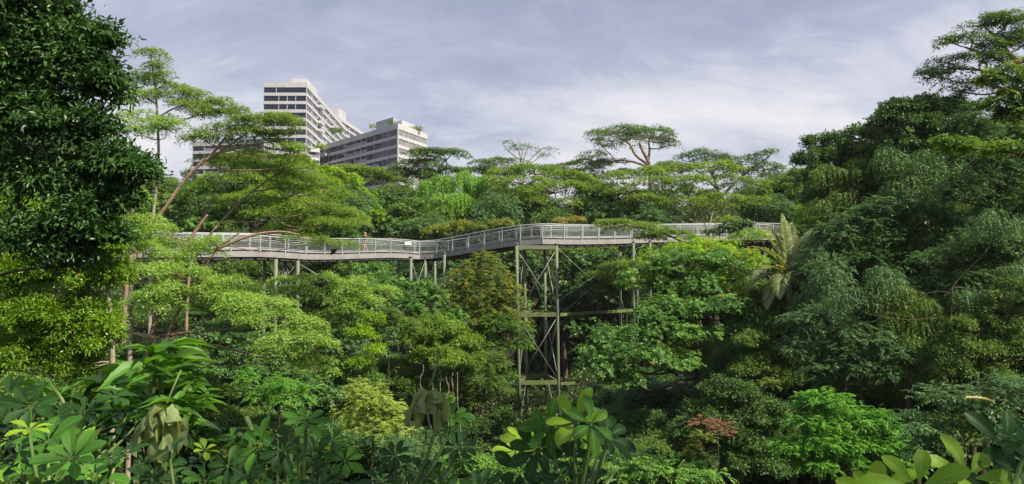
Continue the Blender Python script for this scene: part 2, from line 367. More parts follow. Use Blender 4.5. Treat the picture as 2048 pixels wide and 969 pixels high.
def fol_lump(rng, c, r, L, W, cover, rl=None, mode='broad', zmin=-.35, ldens=1.0):
    rl = rl or min(1.5, max(.35, .30 * min(r[0], r[2]))); C, d, rs = lumps(rng, c, r, rl, zmin, ldens); K = len(C)
    area = 4 * np.pi * rs ** 2 * .6; ct = rng.uniform(.2, .8, K); out = []
    an = rng.uniform(.65, 1.4, (K, 3)); an[:, 2] *= .8; ph = rng.uniform(0, 6.28, (K, 3)); fr = rng.uniform(2, 5, (K, 2))
    def wob(idx, s, lo, hi):
        m = len(idx); f = 1 + .22 * np.sin(fr[idx, 0] * s[:, 0] * 2 + ph[idx, 0]) + .22 * np.sin(fr[idx, 1] * s[:, 1] * 2 + ph[idx, 1]) + .15 * np.sin(7 * s[:, 2] + ph[idx, 2])
        rf = rng.uniform(lo, hi, m) + np.abs(rng.normal(0, .10, m)) + (rng.random(m) < .06) * rng.uniform(0, .35, m)
        return C[idx] + s * an[idx] * (rs[idx] * f * rf)[:, None]
    if mode == 'broad':          # rosettes of leaves at twig ends
        per = 7; n = np.maximum(4, (cover * area / (L * W * .55 * per)).astype(int)); idx = np.repeat(np.arange(K), n); m = len(idx)
        s = sph(rng, m, -.45); s = nrm(s + .35 * d[idx]); Pn = wob(idx, s, .5, 1.02)
        ax = nrm(s * .7 + UPV * .7 + rng.normal(0, .2, (m, 3))); t0 = odd(rng, tints(rng, m, ct[idx]))
        e1 = nrm(np.cross(ax, np.array([.3, .9, .1]))); e2 = np.cross(ax, e1); a0 = rng.uniform(0, 6.28, m)
        for k in range(per):
            q = a0 + 2 * np.pi * k / per + rng.normal(0, .25, m); el = rng.uniform(.05, .75, m)
            D = (e1 * np.cos(q)[:, None] + e2 * np.sin(q)[:, None]) + ax * el[:, None]
            out.append((Pn + D * .02, D, ax + rng.normal(0, .2, (m, 3)), L * rng.uniform(.7, 1.15, m), W * rng.uniform(.75, 1.15, m), np.where(t0 > .88, t0, np.clip(t0 + rng.normal(0, .06, m), 0, .87))))
    elif mode == 'fine':
        n = np.maximum(12, (cover * area / (L * W * .5)).astype(int)); idx = np.repeat(np.arange(K), n); m = len(idx)
        s = sph(rng, m, -.6); s = nrm(s + .3 * d[idx]); P = wob(idx, s, .4, 1.0)
        D = s * .7 + rng.normal(0, .6, (m, 3)); D[:, 2] -= .15; U = s * .6 + UPV * .5 + rng.normal(0, .45, (m, 3))
        out.append((P, D, U, L * rng.uniform(.6, 1.25, m), W * rng.uniform(.7, 1.2, m), odd(rng, tints(rng, m, ct[idx]))))
    elif mode == 'feather':      # pinnate fronds: leaflets both sides of an arching rachis
        pairs = 7; fl = L * 3.2; n = np.maximum(3, (cover * area / (L * W * .5 * pairs * 2)).astype(int)); idx = np.repeat(np.arange(K), n); m = len(idx)
        s = sph(rng, m, -.4); s = nrm(s + .4 * d[idx]); P0 = wob(idx, s, .35, .85)
        dr = nrm(s * np.array([1, 1, .45]) + rng.normal(0, .35, (m, 3)) + np.array([0, 0, .12])); side = nrm(np.cross(dr, UPV) + 1e-5)
        t0 = odd(rng, tints(rng, m, ct[idx])); f = fl * rng.uniform(.6, 1.15, m); drop = rng.uniform(.25, .6, m)
        for k in range(pairs):
            u = (k + .6) / pairs; P = P0 + dr * (f * u)[:, None]; P[:, 2] -= drop * f * u * u
            tz = dr.copy(); tz[:, 2] -= 2 * drop * u * .8
            for sg in (-1, 1):
                D = side * sg + tz * .55 + rng.normal(0, .14, (m, 3)); D[:, 2] -= .22
                out.append((P, D, UPV + rng.normal(0, .25, (m, 3)), L * rng.uniform(.75, 1.1, m) * (1.15 - .45 * abs(u - .45) * 2), np.full(m, W), np.where(t0 > .88, t0, np.clip(t0 + rng.normal(0, .05, m), 0, .87))))
    elif mode == 'weep':         # hanging strands
        steps = 9; n = np.maximum(3, (cover * area / (L * W * .5 * steps)).astype(int)); idx = np.repeat(np.arange(K), n); m = len(idx)
        s = sph(rng, m, -.1); P0 = C[idx] + s * rs[idx][:, None] * np.array([1, 1, .5]); ln = rng.uniform(.5, 1.3, m) * min(2.2, r[2] * .9 + .3)
        for k in range(steps):
            u = k / (steps - 1); P = P0 + s * np.array([1, 1, 0]) * (.25 * math.sin(u * 1.6)); P[:, 2] += .3 * math.sin(u * 2.2) - ln * u
            D = rng.normal(0, .4, (m, 3)) + s * .3; D[:, 2] -= .8
            out.append((P, D, s * np.array([1, 1, .2]) + rng.normal(0, .35, (m, 3)), L * rng.uniform(.7, 1.2, m), W * rng.uniform(.8, 1.1, m), odd(rng, tints(rng, m, ct[idx]))))
    return out, C
def smooth_line(pts, it=2):
    P = [Vector(p) for p in pts]
    for _ in range(it):
        Q = [P[0]]
        for a, b in zip(P[:-1], P[1:]): Q += [a * .75 + b * .25, a * .25 + b * .75]
        P = Q + [P[-1]]
    return P
STYLE = dict(flat=('flat', .34, .115, 1.5), broad=('broad', .24, .10, .95), fine=('fine', .17, .085, 1.25), feather=('feather', .16, .055, .95), weep=('weep', .30, .09, .9))
def limb(mb, rng, a, b, r0, r1, bow=.12, sides=5):
    a = Vector(a); b = Vector(b); d = b - a; L = d.length
    k = Vector(rng.normal(0, bow * L * .5, 3).tolist()); k.z = abs(k.z) * .3
    mid = a + d * .5 + k - Vector((0, 0, .10 * L)); P = smooth_line([a, a.lerp(mid, .5) + Vector(rng.normal(0, .03 * L, 3).tolist()), mid, mid.lerp(b, .5) + Vector(rng.normal(0, .03 * L, 3).tolist()), b], 1)
    n = len(P); mb.tube(P, [r0 + (r1 - r0) * i / (n - 1) for i in range(n)], sides, cap=False)
def tree(name, label, cat, style, mat, Y, pads, trunk=None, leaf=None, cover=1.0, kd=.8, rl=None, group=None, bark='dark', tr=.2, seed=0, lod=0, twigs=7, extra=None, ldens=1.0, zmin=-.35, base=None):
    """pads: (px, py, rx, ry[, dY[, material]]) crown masses seen at that place, given at distance Y + dY"""
    rng = np.random.default_rng(seed + 17); mode, L, W, cv = STYLE[style]
    if leaf: L, W = leaf
    if Y > 28: L, W = L * .84, W * .82
    E = []
    for p in pads:
        dY = p[4] if len(p) > 4 else 0; y = Y + dY; c = at(p[0], p[1], y); s = y / F
        E.append((c, (p[2] * s, max(p[2], p[3]) * s * kd, p[3] * s), p[5] if len(p) > 5 else mat))
    cx = sum(e[0].x * e[1][0] for e in E) / sum(e[1][0] for e in E); cyy = sum(e[0].y * e[1][0] for e in E) / sum(e[1][0] for e in E)
    lowz = min(e[0].z - e[1][2] for e in E)
    mb = MB(); lines = []
    if trunk:
        for ti, line in enumerate(trunk):
            P = [at(q[0], q[1], Y + (q[2] if len(q) > 2 else 0)) for q in line]
            if ti == 0 or len(line[0]) > 3:
                f = P[0].copy(); f.z = Hf(f.x, f.y) - .3
                if P[0].z > f.z + .5: P = [f] + P
            lines.append((P, tr if ti == 0 else tr * .55))
        b0 = lines[0][0][0]
    else:
        bx, by = base if base else (cx + rng.normal(0, .3), cyy + .3)
        b0 = Vector((bx, by, Hf(bx, by) - .3)); top = Vector((cx, cyy, max(lowz + .35 * (max(e[0].z for e in E) - lowz), b0.z + .6)))
        lines.append(([b0, b0.lerp(top, .35) + Vector((rng.normal(0, .25), rng.normal(0, .2), 0)), b0.lerp(top, .7) + Vector((rng.normal(0, .25), 0, 0)), top], tr))
    root = thing(name, (b0.x, b0.y, b0.z + .3), label, cat, group)
    nodes = []
    for P, r in lines:
        Q = smooth_line(P, 2); n = len(Q); rr = [r * (1 - .62 * i / (n - 1)) for i in range(n)]
        mb.tube(Q, rr, 8); nodes += [(q, rad) for i, (q, rad) in enumerate(zip(Q, rr)) if i > n * .35]
    bym = {}
    for c, r, m in E:
        if style == 'flat': lv, C = fol_flat(rng, c, r, L, W, cv * cover, rl)
        else: lv, C = fol_lump(rng, c, r, L, W, cv * cover, rl, mode, zmin, ldens)
        bym.setdefault(m, []).extend(lv)
        tgt = Vector(c) - Vector((0, 0, r[2] * .45))
        cand = [q for q in nodes if q[0].z < tgt.z + .2] or nodes
        q = min(cand, key=lambda k: (k[0] - tgt).length)
        if (q[0] - tgt).length > .3: limb(mb, rng, q[0], tgt, min(q[1], tr * .42) * .7, tr * .16)
        for i in rng.choice(len(C), min(twigs, len(C)), replace=False):
            limb(mb, rng, tgt, C[i] - np.array([0, 0, .05]), tr * .17, tr * .05, .2, 4)
    mb.build('trunk', BARK[bark], root, smooth=True)
    for k, (m, lv) in enumerate(bym.items()):
        leaves_mesh('crown', lv, (T_RH, T_FOLD)[lod], LM[m], root, rng)
    return root
# ------------------------------------------------------------------ apartment blocks
def storey_block(root, poly, ztop, nfl, fh, faces, band=.90, inset=2.2, zbase=None, parapet=.9):
    """poly: footprint corners (outward faces counterclockwise); faces: {edge index: list of (u0, u1, kind)} in metres along the edge"""
    n = len(poly); cen = sum((Vector((p[0], p[1])) for p in poly), Vector((0, 0))) / n
    wall = MB(); inner = MB()
    def shrink(dst):
        out = []
        for i in range(n):
            p0, p1, p2 = (Vector(poly[(i + k) % n]) for k in (-1, 0, 1))
            e1 = (p1 - p0).normalized(); e2 = (p2 - p1).normalized(); n1 = Vector((-e1.y, e1.x)); n2 = Vector((-e2.y, e2.x))
            b = (n1 + n2); b = b / max(.3, b.dot(n1)); out.append(p1 + b * dst)
        return out
    zb = zbase if zbase is not None else ztop - nfl * fh - 12
    inner.prism(shrink(inset), zb, ztop - .5)
    for f in range(nfl + 1):
        zt = ztop - f * fh; wall.prism(poly, zt - band + (0 if f else -.05), zt + (parapet if f == 0 else 0))
        # thin drip ledge below each band
        wall.prism(shrink(-.06), zt - band - .06, zt - band - .002)
    # solid podium under the lowest storey shown
    wall.prism(shrink(.5), zb, ztop - nfl * fh - band - .11)
    wins = []
    for ei, bays in faces.items():
        a = Vector(poly[ei]); b = Vector(poly[(ei + 1) % n]); d = (b - a).normalized(); nin = Vector((-d.y, d.x))
        for f in range(nfl):
            zt = ztop - f * fh - band - .06; zl = ztop - (f + 1) * fh + .003; zc = (zt + zl) / 2; hh = zt - zl
            row = bays[f % len(bays)] if isinstance(bays[0], list) else bays
            for (u0, u1, kind) in row:
                if u0 < .2:
                    c = a + d * u0 + nin * .14; wall.box((c.x, c.y, zc), (.22, .22, hh - .006), rot=Matrix(((d.x, nin.x, 0), (d.y, nin.y, 0), (0, 0, 1))))
                else:
                    u = u0; c = a + d * u + nin * (inset * .5 + .0); wall.box((c.x, c.y, zc), (.22, inset - .12, hh - .006), rot=Matrix(((d.x, nin.x, 0), (d.y, nin.y, 0), (0, 0, 1))))
                c = a + d * (u0 + u1) / 2; L = u1 - u0 - .17; rot = Matrix(((d.x, nin.x, 0), (d.y, nin.y, 0), (0, 0, 1)))
                if kind in 'wc':
                    q = c + nin * .14; fr = MB()
                    fr.box((q.x, q.y, zl + .10), (L, .10, .19), rot=rot)
                    wo = fr.build('window', MT['white'], root)
                    pn = MB(); q = c + nin * .16; pn.box((q.x, q.y, zl + .20 + (hh - .21) / 2), (L - .02, .05, hh - .215), rot=rot)
                    po = pn.build('pane', MT['glass' if kind == 'w' else 'curtain'], root); po.parent = wo
                elif kind == 'b':
                    pn = MB(); q = c + nin * .12; pn.box((q.x, q.y, zl + .55), (L, .04, 1.05), rot=rot); pn.build('balcony_rail', MT['parapet'], root)
                    g2 = MB(); q = c + nin * (inset - .06); g2.box((q.x, q.y, zl + hh * .42), (L * .62, .05, hh * .8), rot=rot); g2.build('balcony_door', MT['glass'], root)
                elif kind == 'p':   # projecting balcony
                    pn = MB(); q = c - nin * .75; pn.box((q.x, q.y, zl - .45), (L + .3, 1.5, .9), rot=rot); pn.build('balcony', MT['white'], root)
                    pn = MB(); q = c - nin * 1.42; pn.box((q.x, q.y, zl + .5), (L + .2, .04, .95), rot=rot); pn.build('balcony_rail', MT['parapet'], root)
                    g2 = MB(); q = c + nin * (inset - .06); g2.box((q.x, q.y, zl + hh * .42), (L * .7, .05, hh * .8), rot=rot); g2.build('balcony_door', MT['glass'], root)
            c = a + d * (row[-1][1]) + nin * .14; wall.box((c.x, c.y, zc), (.16, .2, hh - .006), rot=Matrix(((d.x, nin.x, 0), (d.y, nin.y, 0), (0, 0, 1))))
    wall.build('wall', MT['white'], root); inner.build('inner_wall', MT['inner'], root)
def row(L, spec):
    tot = sum(x[0] for x in spec); u = .1; out = []
    for wd, k in spec:
        q = wd / tot * (L - .2); out.append((u, u + q, k)); u += q
    return out
# tall block, its narrow end towards the camera
A = at(527, 166, 272); B = at(614, 165, 272); ZT = B.z
Cx = Vector((B.x - 5.0, B.y + 88)); Dx = Vector((A.x - 5.0, A.y + 88))
polyT = [(A.x, A.y), (B.x, B.y), (Cx.x, Cx.y), (Dx.x, Dx.y)]
t = thing('apartment_building', (B.x, B.y, Hf(B.x, B.y)), 'tall white apartment block with dark ribbon windows, narrow end facing the camera', 'building', 'stacked white apartment blocks')
wf = (B.x - A.x)
frontrows = [row(wf, [(29, 'w'), (71, 'w')]), row(wf, [(36, 'w'), (20, 'w'), (20, 'w'), (26, 'w')]), row(wf, [(36, 'w'), (20, 'w'), (20, 'w'), (26, 'w')]), row(wf, [(40, 'w'), (60, 'w')])]
side = [(7, 'w'), (2, 'b'), (8, 'b'), (6, 'p'), (3, 'w'), (4, 'w'), (9, 'b'), (5, 'w'), (6, 'b'), (5, 'w'), (5, 'b'), (8, 'w'), (8, 'w')]
side2 = [(8, 'w'), (9, 'b'), (3, 'w'), (5, 'w'), (7, 'b'), (5, 'w'), (7, 'p'), (5, 'w'), (6, 'b'), (8, 'w'), (8, 'w')]
storey_block(t, polyT, ZT - .9, 9, 3.1, {0: frontrows, 1: [row(88, side), row(88, side2), row(88, side)]}, zbase=ZT - 60)
def roofbox(root, pts, z0, z1, mat='white', name='roof_house'):
    m = MB(); m.prism(pts, z0, z1); m.build(name, MT[mat], root)
roofbox(t, [(B.x - 6.2, B.y + 2), (B.x - .6, B.y + 2), (B.x - 1.6, B.y + 20), (B.x - 7.2, B.y + 20)], ZT + .003, ZT + 1.9)
roofbox(t, [(B.x - 10, B.y + 46), (B.x - 5, B.y + 46), (B.x - 5.5, B.y + 56), (B.x - 10.5, B.y + 56)], ZT + .003, ZT + 1.5)
m = MB()
for k in range(40): m.box((B.x - .35 - k * .13, B.y + 22 + k * 1.5, ZT + .45), (.05, .05, .9))
for k in range(9): m.box((A.x + .5 + k * 1.2, A.y + .4, ZT + .35), (.05, .05, .7))
m.build('roof_rail', MT['grey'], t)
# end block behind the tall one (far, seen past its right face)
Ef = at(672, 215, 372); Eg = at(692, 238, 385)
t = thing('apartment_building', (Ef.x, Ef.y, Hf(Ef.x, Ef.y)), 'far white block poking out behind the right side of the tall apartment block', 'building', 'stacked white apartment blocks')
polyE = [(Ef.x - 14, Ef.y), (Ef.x + 2.2, Ef.y), (Ef.x + 6.4, Ef.y + 55), (Ef.x - 10, Ef.y + 55)]
storey_block(t, polyE, at(672, 238, 372).z, 5, 3.1, {1: row(55, [(5, 'w'), (5, 'b'), (5, 'w'), (6, 'w'), (6, 'b'), (6, 'w')])}, zbase=Ef.z - 60)
roofbox(t, [(Ef.x - 3, Ef.y + 1), (Ef.x + 1.2, Ef.y + 1), (Ef.x + 1.8, Ef.y + 14), (Ef.x - 3, Ef.y + 14)], at(672, 238, 372).z + .903, at(672, 215, 372).z)
# right block, corner towards the camera
C0 = at(796, 247, 246); C1 = at(855, 268, 266); C2 = at(560, 300, 322)
ZR = C0.z - .9
d1 = Vector((C1.x - C0.x, C1.y - C0.y)); C3 = (C2.x + d1.x, C2.y + d1.y)
polyR = [(C2.x, C2.y), (C0.x, C0.y), (C1.x, C1.y), C3]
Lr = (Vector((C2.x, C2.y)) - Vector((C0.x, C0.y))).length
t = thing('apartment_building', (C0.x, C0.y, Hf(C0.x, C0.y)), 'lower right white apartment block turned corner on with curtained windows on its sunlit end', 'building', 'stacked white apartment blocks')
tot = Lr
def rr_(spec): return row(Lr, spec)
fa = [(9, 'w'), (9, 'b'), (8, 'w'), (10, 'w'), (5, 'b'), (8, 'b'), (6, 'p'), (8, 'w'), (7, 'w'), (8.5, 'b'), (5.5, 'b'), (5, 'b'), (6.5, 'w'), (6.5, 'w'), (3.8, 'w'), (8, 'w')]
fb = [(9, 'b'), (9, 'w'), (8, 'w'), (10, 'b'), (5, 'w'), (7, 'p'), (6, 'w'), (8, 'w'), (7, 'w'), (8.5, 'b'), (5.5, 'b'), (5, 'b'), (6.5, 'w'), (6.5, 'w'), (3.8, 'w'), (8, 'w')]
fc = [(9, 'b'), (9, 'b'), (8, 'b'), (10, 'p'), (5, 'p'), (6, 'b'), (8, 'b'), (7, 'p'), (7, 'p'), (8.5, 'p'), (5.5, 'b'), (5, 'b'), (6.5, 'w'), (6.5, 'w'), (3.8, 'w'), (8, 'w')]
fd = [(9, 'b'), (9, 'b'), (8, 'b'), (10, 'b'), (5, 'w'), (8, 'w'), (6, 'w'), (8, 'w'), (7, 'w'), (8.5, 'b'), (5.5, 'b'), (5, 'w'), (6.5, 'p'), (6.5, 'p'), (3.8, 'w'), (8, 'w')]
Le = d1.length
storey_block(t, polyR, ZR, 7, 3.1, {0: [rr_(fa), rr_(fb), rr_(fc), rr_(fd)], 1: row(Le, [(36, 'c'), (38, 'c'), (26, 'c')])}, band=.88, zbase=ZR - 50)
e = Vector((C2.x - C0.x, C2.y - C0.y)).normalized(); f = d1.normalized()
def onroof(u, v): return (C0.x + e.x * u + f.x * v, C0.y + e.y * u + f.y * v)
roofbox(t, [onroof(20, 5), onroof(8, 5), onroof(8, 16), onroof(20, 16)][::-1], ZR + .903, ZR + 5.2, 'grey')
roofbox(t, [onroof(8.0, 5.2), onroof(2.5, 5.2), onroof(2.5, 15), onroof(8.0, 15)][::-1], ZR + .903, ZR + 3.3)
m = MB()
for k in range(14): p = onroof(.3, .5 + k * 1.45); m.box((p[0], p[1], ZR + 1.4), (.05, .05, 1.0))
for k in range(6): p = onroof(.5 + k * 1.4, .3); m.box((p[0], p[1], ZR + 1.4), (.05, .05, 1.0))
p, q = onroof(.3, .5), onroof(.3, 20); m.bar((p[0], p[1], ZR + 1.9), (q[0], q[1], ZR + 1.9), .06, .06)
m.build('roof_rail', MT['grey'], t)
# low block behind the left trees
G0 = at(385, 284, 300); G1 = at(560, 276, 292)
t = thing('apartment_building', (G0.x, G0.y, Hf(G0.x, G0.y)), 'low white block half hidden behind the leaning feathery trees left of the tall block', 'building', 'stacked white apartment blocks')
dg = Vector((G1.x - G0.x, G1.y - G0.y)); ng = Vector((-dg.y, dg.x)).normalized() * 16
storey_block(t, [(G0.x, G0.y), (G1.x, G1.y), (G1.x + ng.x, G1.y + ng.y), (G0.x + ng.x, G0.y + ng.y)], G0.z - .9, 5, 3.1, {0: row(dg.length, [(5, 'w'), (6, 'b'), (4, 'w'), (6, 'w'), (5, 'b'), (7, 'w'), (4, 'b')])}, zbase=G0.z - 45)
# podium wing under the tall block
G0 = at(528, 283, 268); G1 = at(640, 276, 282)
t = thing('apartment_building', (G0.x, G0.y, Hf(G0.x, G0.y)), 'greyish lower wing directly below the tall block behind leaves', 'building', 'stacked white apartment blocks')
dg = Vector((G1.x - G0.x, G1.y - G0.y)); ng = Vector((-dg.y, dg.x)).normalized() * 3
storey_block(t, [(G0.x, G0.y), (G1.x, G1.y), (G1.x + ng.x, G1.y + ng.y), (G0.x + ng.x, G0.y + ng.y)], G0.z - .9, 4, 3.1, {0: row(dg.length, [(5, 'b'), (6, 'b'), (4, 'w'), (6, 'b')])}, inset=1.2, zbase=G0.z - 45)

# ------------------------------------------------------------------ elevated walkway
PATH = [(120, 497, 46), (240, 499, 50), (340, 500, 54), (440, 499.5, 56.5), (540, 499.5, 58.5), (600, 506, 61), (660, 506.5, 64), (740, 504.5, 68.5), (800, 504, 72), (845, 509, 75),
        (880, 505, 73.5), (928, 497, 71.5), (970, 489, 69.5), (1010, 482.5, 68), (1050, 477.5, 66.5), (1085, 475.5, 65.8), (1130, 477, 67), (1180, 477, 69), (1250, 476, 72), (1330, 473.5, 75), (1400, 471.5, 77.5), (1480, 470, 79.5), (1540, 469.5, 81), (1583, 471, 84), (1600, 473, 90), (1604, 474, 98)]
RAW = smooth_line([at(*p) for p in PATH], 1)
def resample(P, step):
    ds = [0]
    for a, b in zip(P[:-1], P[1:]): ds.append(ds[-1] + (b - a).length)
    n = max(1, round(ds[-1] / step)); out = []
    for k in range(n + 1):
        s = ds[-1] * k / n; i = max(j for j in range(len(ds)) if ds[j] <= s + 1e-9); i = min(i, len(P) - 2)
        out.append(P[i].lerp(P[i+1], (s - ds[i]) / max(1e-9, ds[i+1] - ds[i])))
    return out
NE = resample(RAW, 2.15); n = len(NE)
def hnorm(P, i):
    t = P[min(i+1, len(P)-1)] - P[max(i-1, 0)]; t.z = 0; t.normalize(); return Vector((-t.y, t.x, 0))
NRM = [hnorm(NE, i) for i in range(n)]; WID = 1.9
FE = [p + q * WID for p, q in zip(NE, NRM)]
wk = thing('elevated_walkway', (NE[0].x, NE[0].y, NE[0].z), 'long grey steel canopy walkway with wire mesh railings winding across the ravine', 'walkway')
def strip(name, mat, lo, hi, z0, z1, i0=0, i1=None):
    """solid strip between offsets lo..hi (metres from near edge) and heights z0..z1"""
    i1 = n if i1 is None else i1; m = MB(); V = []
    for i in range(i0, i1):
        for (o, z) in ((lo, z0), (hi, z0), (hi, z1), (lo, z1)): V.append(NE[i] + NRM[i] * o + Vector((0, 0, z)))
    Fc = [(4*i + a, 4*i + (a+1) % 4, 4*i + 4 + (a+1) % 4, 4*i + 4 + a) for i in range(i1 - i0 - 1) for a in range(4)]
    Fc += [(3, 2, 1, 0), tuple(4 * (i1 - i0 - 1) + k for k in range(4))]
    m.add(V, Fc); return m.build(name, mat, wk)
strip('deck', MT['steel'], .1, WID - .1, -.08, 0)
strip('edge_beam', MT['beam'], -.12, -.02, -.56, -.12)
strip('edge_beam', MT['beam'], WID + .02, WID + .12, -.56, -.12)
strip('kerb', MT['rail'], -.03, .06, .0, .09)
strip('kerb', MT['rail'], WID - .06, WID + .03, .0, .09)
strip('spine_beam', MT['under'], WID * .3, WID * .7, -.82, -.12)
m = MB()
for i in range(n - 1):
    for u in (.0, .5):
        a = NE[i].lerp(NE[i+1], u); q = NRM[i]; m.bar(a + q * .0 + Vector((0, 0, -.30)), a + q * (WID) + Vector((0, 0, -.30)), .12, .34)
m.build('cross_beam', MT['under'], wk)
for o, nm in ((-.07, 1), (WID + .07, 2)):
    L = [p + q * o for p, q in zip(NE, NRM)]
    m = MB(); m.tube([p + Vector((0, 0, 1.22)) for p in L], .045, 8); m.build('top_rail', MT['rail'], wk, True)
    m = MB()
    for z in (1.04, .90, .74): m.tube([p + Vector((0, 0, z)) for p in L], .018, 5)
    m.tube([p + Vector((0, 0, .16)) for p in L], .022, 5); m.build('guard_wire', MT['rail'], wk, True)
    m = MB(); V = []
    for p in L: V += [p + Vector((0, 0, .17)), p + Vector((0, 0, .73))]
    m.add(V, [(2*i, 2*i+2, 2*i+3, 2*i+1) for i in range(n - 1)]); m.build('mesh_screen', MT['mesh'], wk)
    # a post per bay: a flat blade with two rail cleats, its foot bolted to the edge beam
    proto = None
    for i in range(n):
        if proto is None:
            m = MB(); m.box((0, 0, .42), (.075, .11, 1.62)); m.box((0, 0, 1.2), (.12, .12, .05)); m.box((0, 0, .73), (.13, .16, .045)); m.box((0, 0, -.12), (.14, .17, .05)); m.box((0, .0, -.34), (.10, .13, .12))
            me_o = m.build('railing_post', MT['rail'], None); me = me_o.data; bpy.data.objects.remove(me_o); proto = me
        q = bpy.data.objects.new('railing_post', proto); COL.objects.link(q); q.parent = wk
        P = L[i] - Vector(wk.location); q.location = P; q.rotation_euler = (0, 0, math.atan2(NRM[i].y, NRM[i].x) - math.pi / 2); q.scale = (1, 1, 1.0 if i % 2 == 0 else .94)
# small notice board on the railing
p = at(816, 488, 72.3); sg = MB(); sg.box((p.x, p.y, p.z), (.62, .03, .26), rot=Matrix.Rotation(R(28), 3, 'Z') @ Matrix.Rotation(R(-28), 3, 'X')); so_ = sg.build('notice_board', MT['sign'], None)
tag(so_, 'small blank white board tilted on the walkway railing just before the bend', 'sign')

# ------------------------------------------------------------------ supports
def column_obj(root, a, b, r, mat='column'):
    m = MB(); m.tube([a, a.lerp(b, .33), a.lerp(b, .66), b], r, 12); m.tube([b - (b - a).normalized() * .12, b], r * 1.35, 12); return m.build('column', MT[mat], root, True)
def down(px, py, Y, extra=0):
    p = at(px, py, Y); return Vector((p.x, p.y, Hf(p.x, p.y) - .2)), p
tw = at(1075, 480, 65); TB = Vector((tw.x, tw.y, Hf(tw.x, tw.y)))
tower = thing('support_tower', TB, 'tall four legged steel support tower with mossy cross beams below the walkway crest', 'tower')
cols = []
for (tx, ty, bx, by, Y) in ((1033, 487, 1040, 850, 64.0), (1113, 487, 1118, 850, 64.3), (1048, 490, 1055, 850, 68.2), (1089, 489, 1093, 850, 68.6)):
    top = at(tx, ty, Y); bt = at(bx, by, Y); dvec = (bt - top); s = (Hf(bt.x, bt.y) - .3 - top.z) / dvec.z; bt = top + dvec * s
    column_obj(tower, bt, top, .13); cols.append((bt, top))
for bt, top in cols:
    m = MB(); m.box((bt.x, bt.y, bt.z + .35), (.7, .7, .9)); m.build('footing', MT['moss'], tower)
def onc(i, z): b, t_ = cols[i]; return b.lerp(t_, (z - b.z) / (t_.z - b.z))
for ly, mt in ((495, 'column'), (630, 'moss'), (766, 'moss')):
    z = at(1075, ly, 64).z
    for a, b in ((0, 1), (2, 3), (0, 2), (1, 3)):
        m = MB(); off = .0 if a + b != 5 else .0
        m.bar(onc(a, z - (.0 if (a, b) in ((0, 1), (2, 3)) else .03)), onc(b, z - (.0 if (a, b) in ((0, 1), (2, 3)) else .03)), .16, .30 if (a, b) != (0, 1) else .34); m.build('cross_beam', MT[mt], tower)
zs = [at(1075, y, 64).z for y in (498, 627, 634, 762, 770, 850)]
for k in (0, 2, 4):
    zt, zb = zs[k], zs[k + 1]
    for a, b in ((0, 2), (1, 3), (0, 1), (2, 3)):
        for s in (0, 1):
            m = MB(); A_, B_ = (a, b) if s == 0 else (b, a)
            if (a, b) in ((0, 1), (2, 3)) and k == 4: continue
            m.tube([onc(A_, zt), onc(B_, zb)], .028 if (a, b) != (1, 3) else .042, 5); m.build('brace_rod', MT['rod'], tower, True)
# long horizontal tie beam to the right trestle
r2 = [(1240, 484, 72.5), (1267, 483, 71.5), (1300, 482, 73), (1274, 484, 75.5)]
t2 = at(1267, 480, 73); tr2 = thing('support_trestle', (t2.x, t2.y, Hf(t2.x, t2.y)), 'right hand cluster of slim green grey columns holding the walkway behind the bright almond tree', 'trestle')
c2 = []
for px, py, Y in r2:
    a, b = down(px, py, Y); c2.append((a, b)); column_obj(tr2, a, b, .12)
def rod(root, a, b, r=.028, mat='rod', name='brace_rod'):
    m = MB(); m.tube([a, b], r, 5); m.build(name, MT[mat], root, True)
for (a, b) in ((0, 1), (1, 2), (2, 3)):
    za = min(c2[a][1].z, c2[b][1].z)
    for k in range(2):
        z0 = za - .6 - 4.6 * k; z1 = z0 - 4.4
        rod(tr2, Vector((c2[a][1].x, c2[a][1].y, z0)), Vector((c2[b][1].x, c2[b][1].y, z1))); rod(tr2, Vector((c2[b][1].x, c2[b][1].y, z0)), Vector((c2[a][1].x, c2[a][1].y, z1)))
m = MB(); za = onc(1, at(1113, 630, 64.3).z); m.bar(za + Vector((.17, 0, 0)), Vector((c2[1][1].x, c2[1][1].y, za.z)), .2, .26); m.build('tie_beam', MT['moss'], tower)
m = MB(); za = onc(1, at(1113, 768, 64.3).z); m.bar(za + Vector((.17, 0, 0)), za + Vector((1.4, .4, 0)), .16, .22); m.build('tie_beam', MT['moss'], tower)
# long stays between tower and trestle
for (px0, py0, px1, py1) in ((1116, 497, 1235, 610), (1118, 632, 1250, 520), (1118, 640, 1170, 690), (1120, 600, 1200, 545)):
    a = at(px0, py0, 65); b = at(px1, py1, 69); rod(tower, a, b, .022)
def trestle(label, spec, Ys, X=True, r=.14):
    pts = []
    c = at(spec[0][0], spec[0][1], spec[0][2]); root = thing('support_trestle', (c.x, c.y, Hf(c.x, c.y)), label, 'trestle')
    for px, py, Y in spec:
        a, b = down(px, py, Y); column_obj(root, a, b, r); pts.append((a, b))
    for i in range(len(pts) - 1):
        a, b = pts[i], pts[i+1]; zt = min(a[1].z, b[1].z) - .3; zb = zt - Ys
        m1 = lambda q, z: Vector((q[1].x, q[1].y, z))
        rod(root, m1(a, zt), m1(b, zb)); rod(root, m1(b, zt), m1(a, zb))
    return root, pts
lt, lp = trestle('leftmost support of pale round columns under the walkway with thin crossed rods', [(552, 514, 58.2), (571, 514, 61.0), (596, 517, 59.8), (529, 514, 60.5)], 3.4)
a = lp[2][1]; rod(lt, Vector((a.x, a.y, a.z - .4)), at(662, 566, 60), .045)
a = lp[2][1]; rod(lt, Vector((a.x, a.y, a.z - 1.3)), at(634, 562, 61), .03)
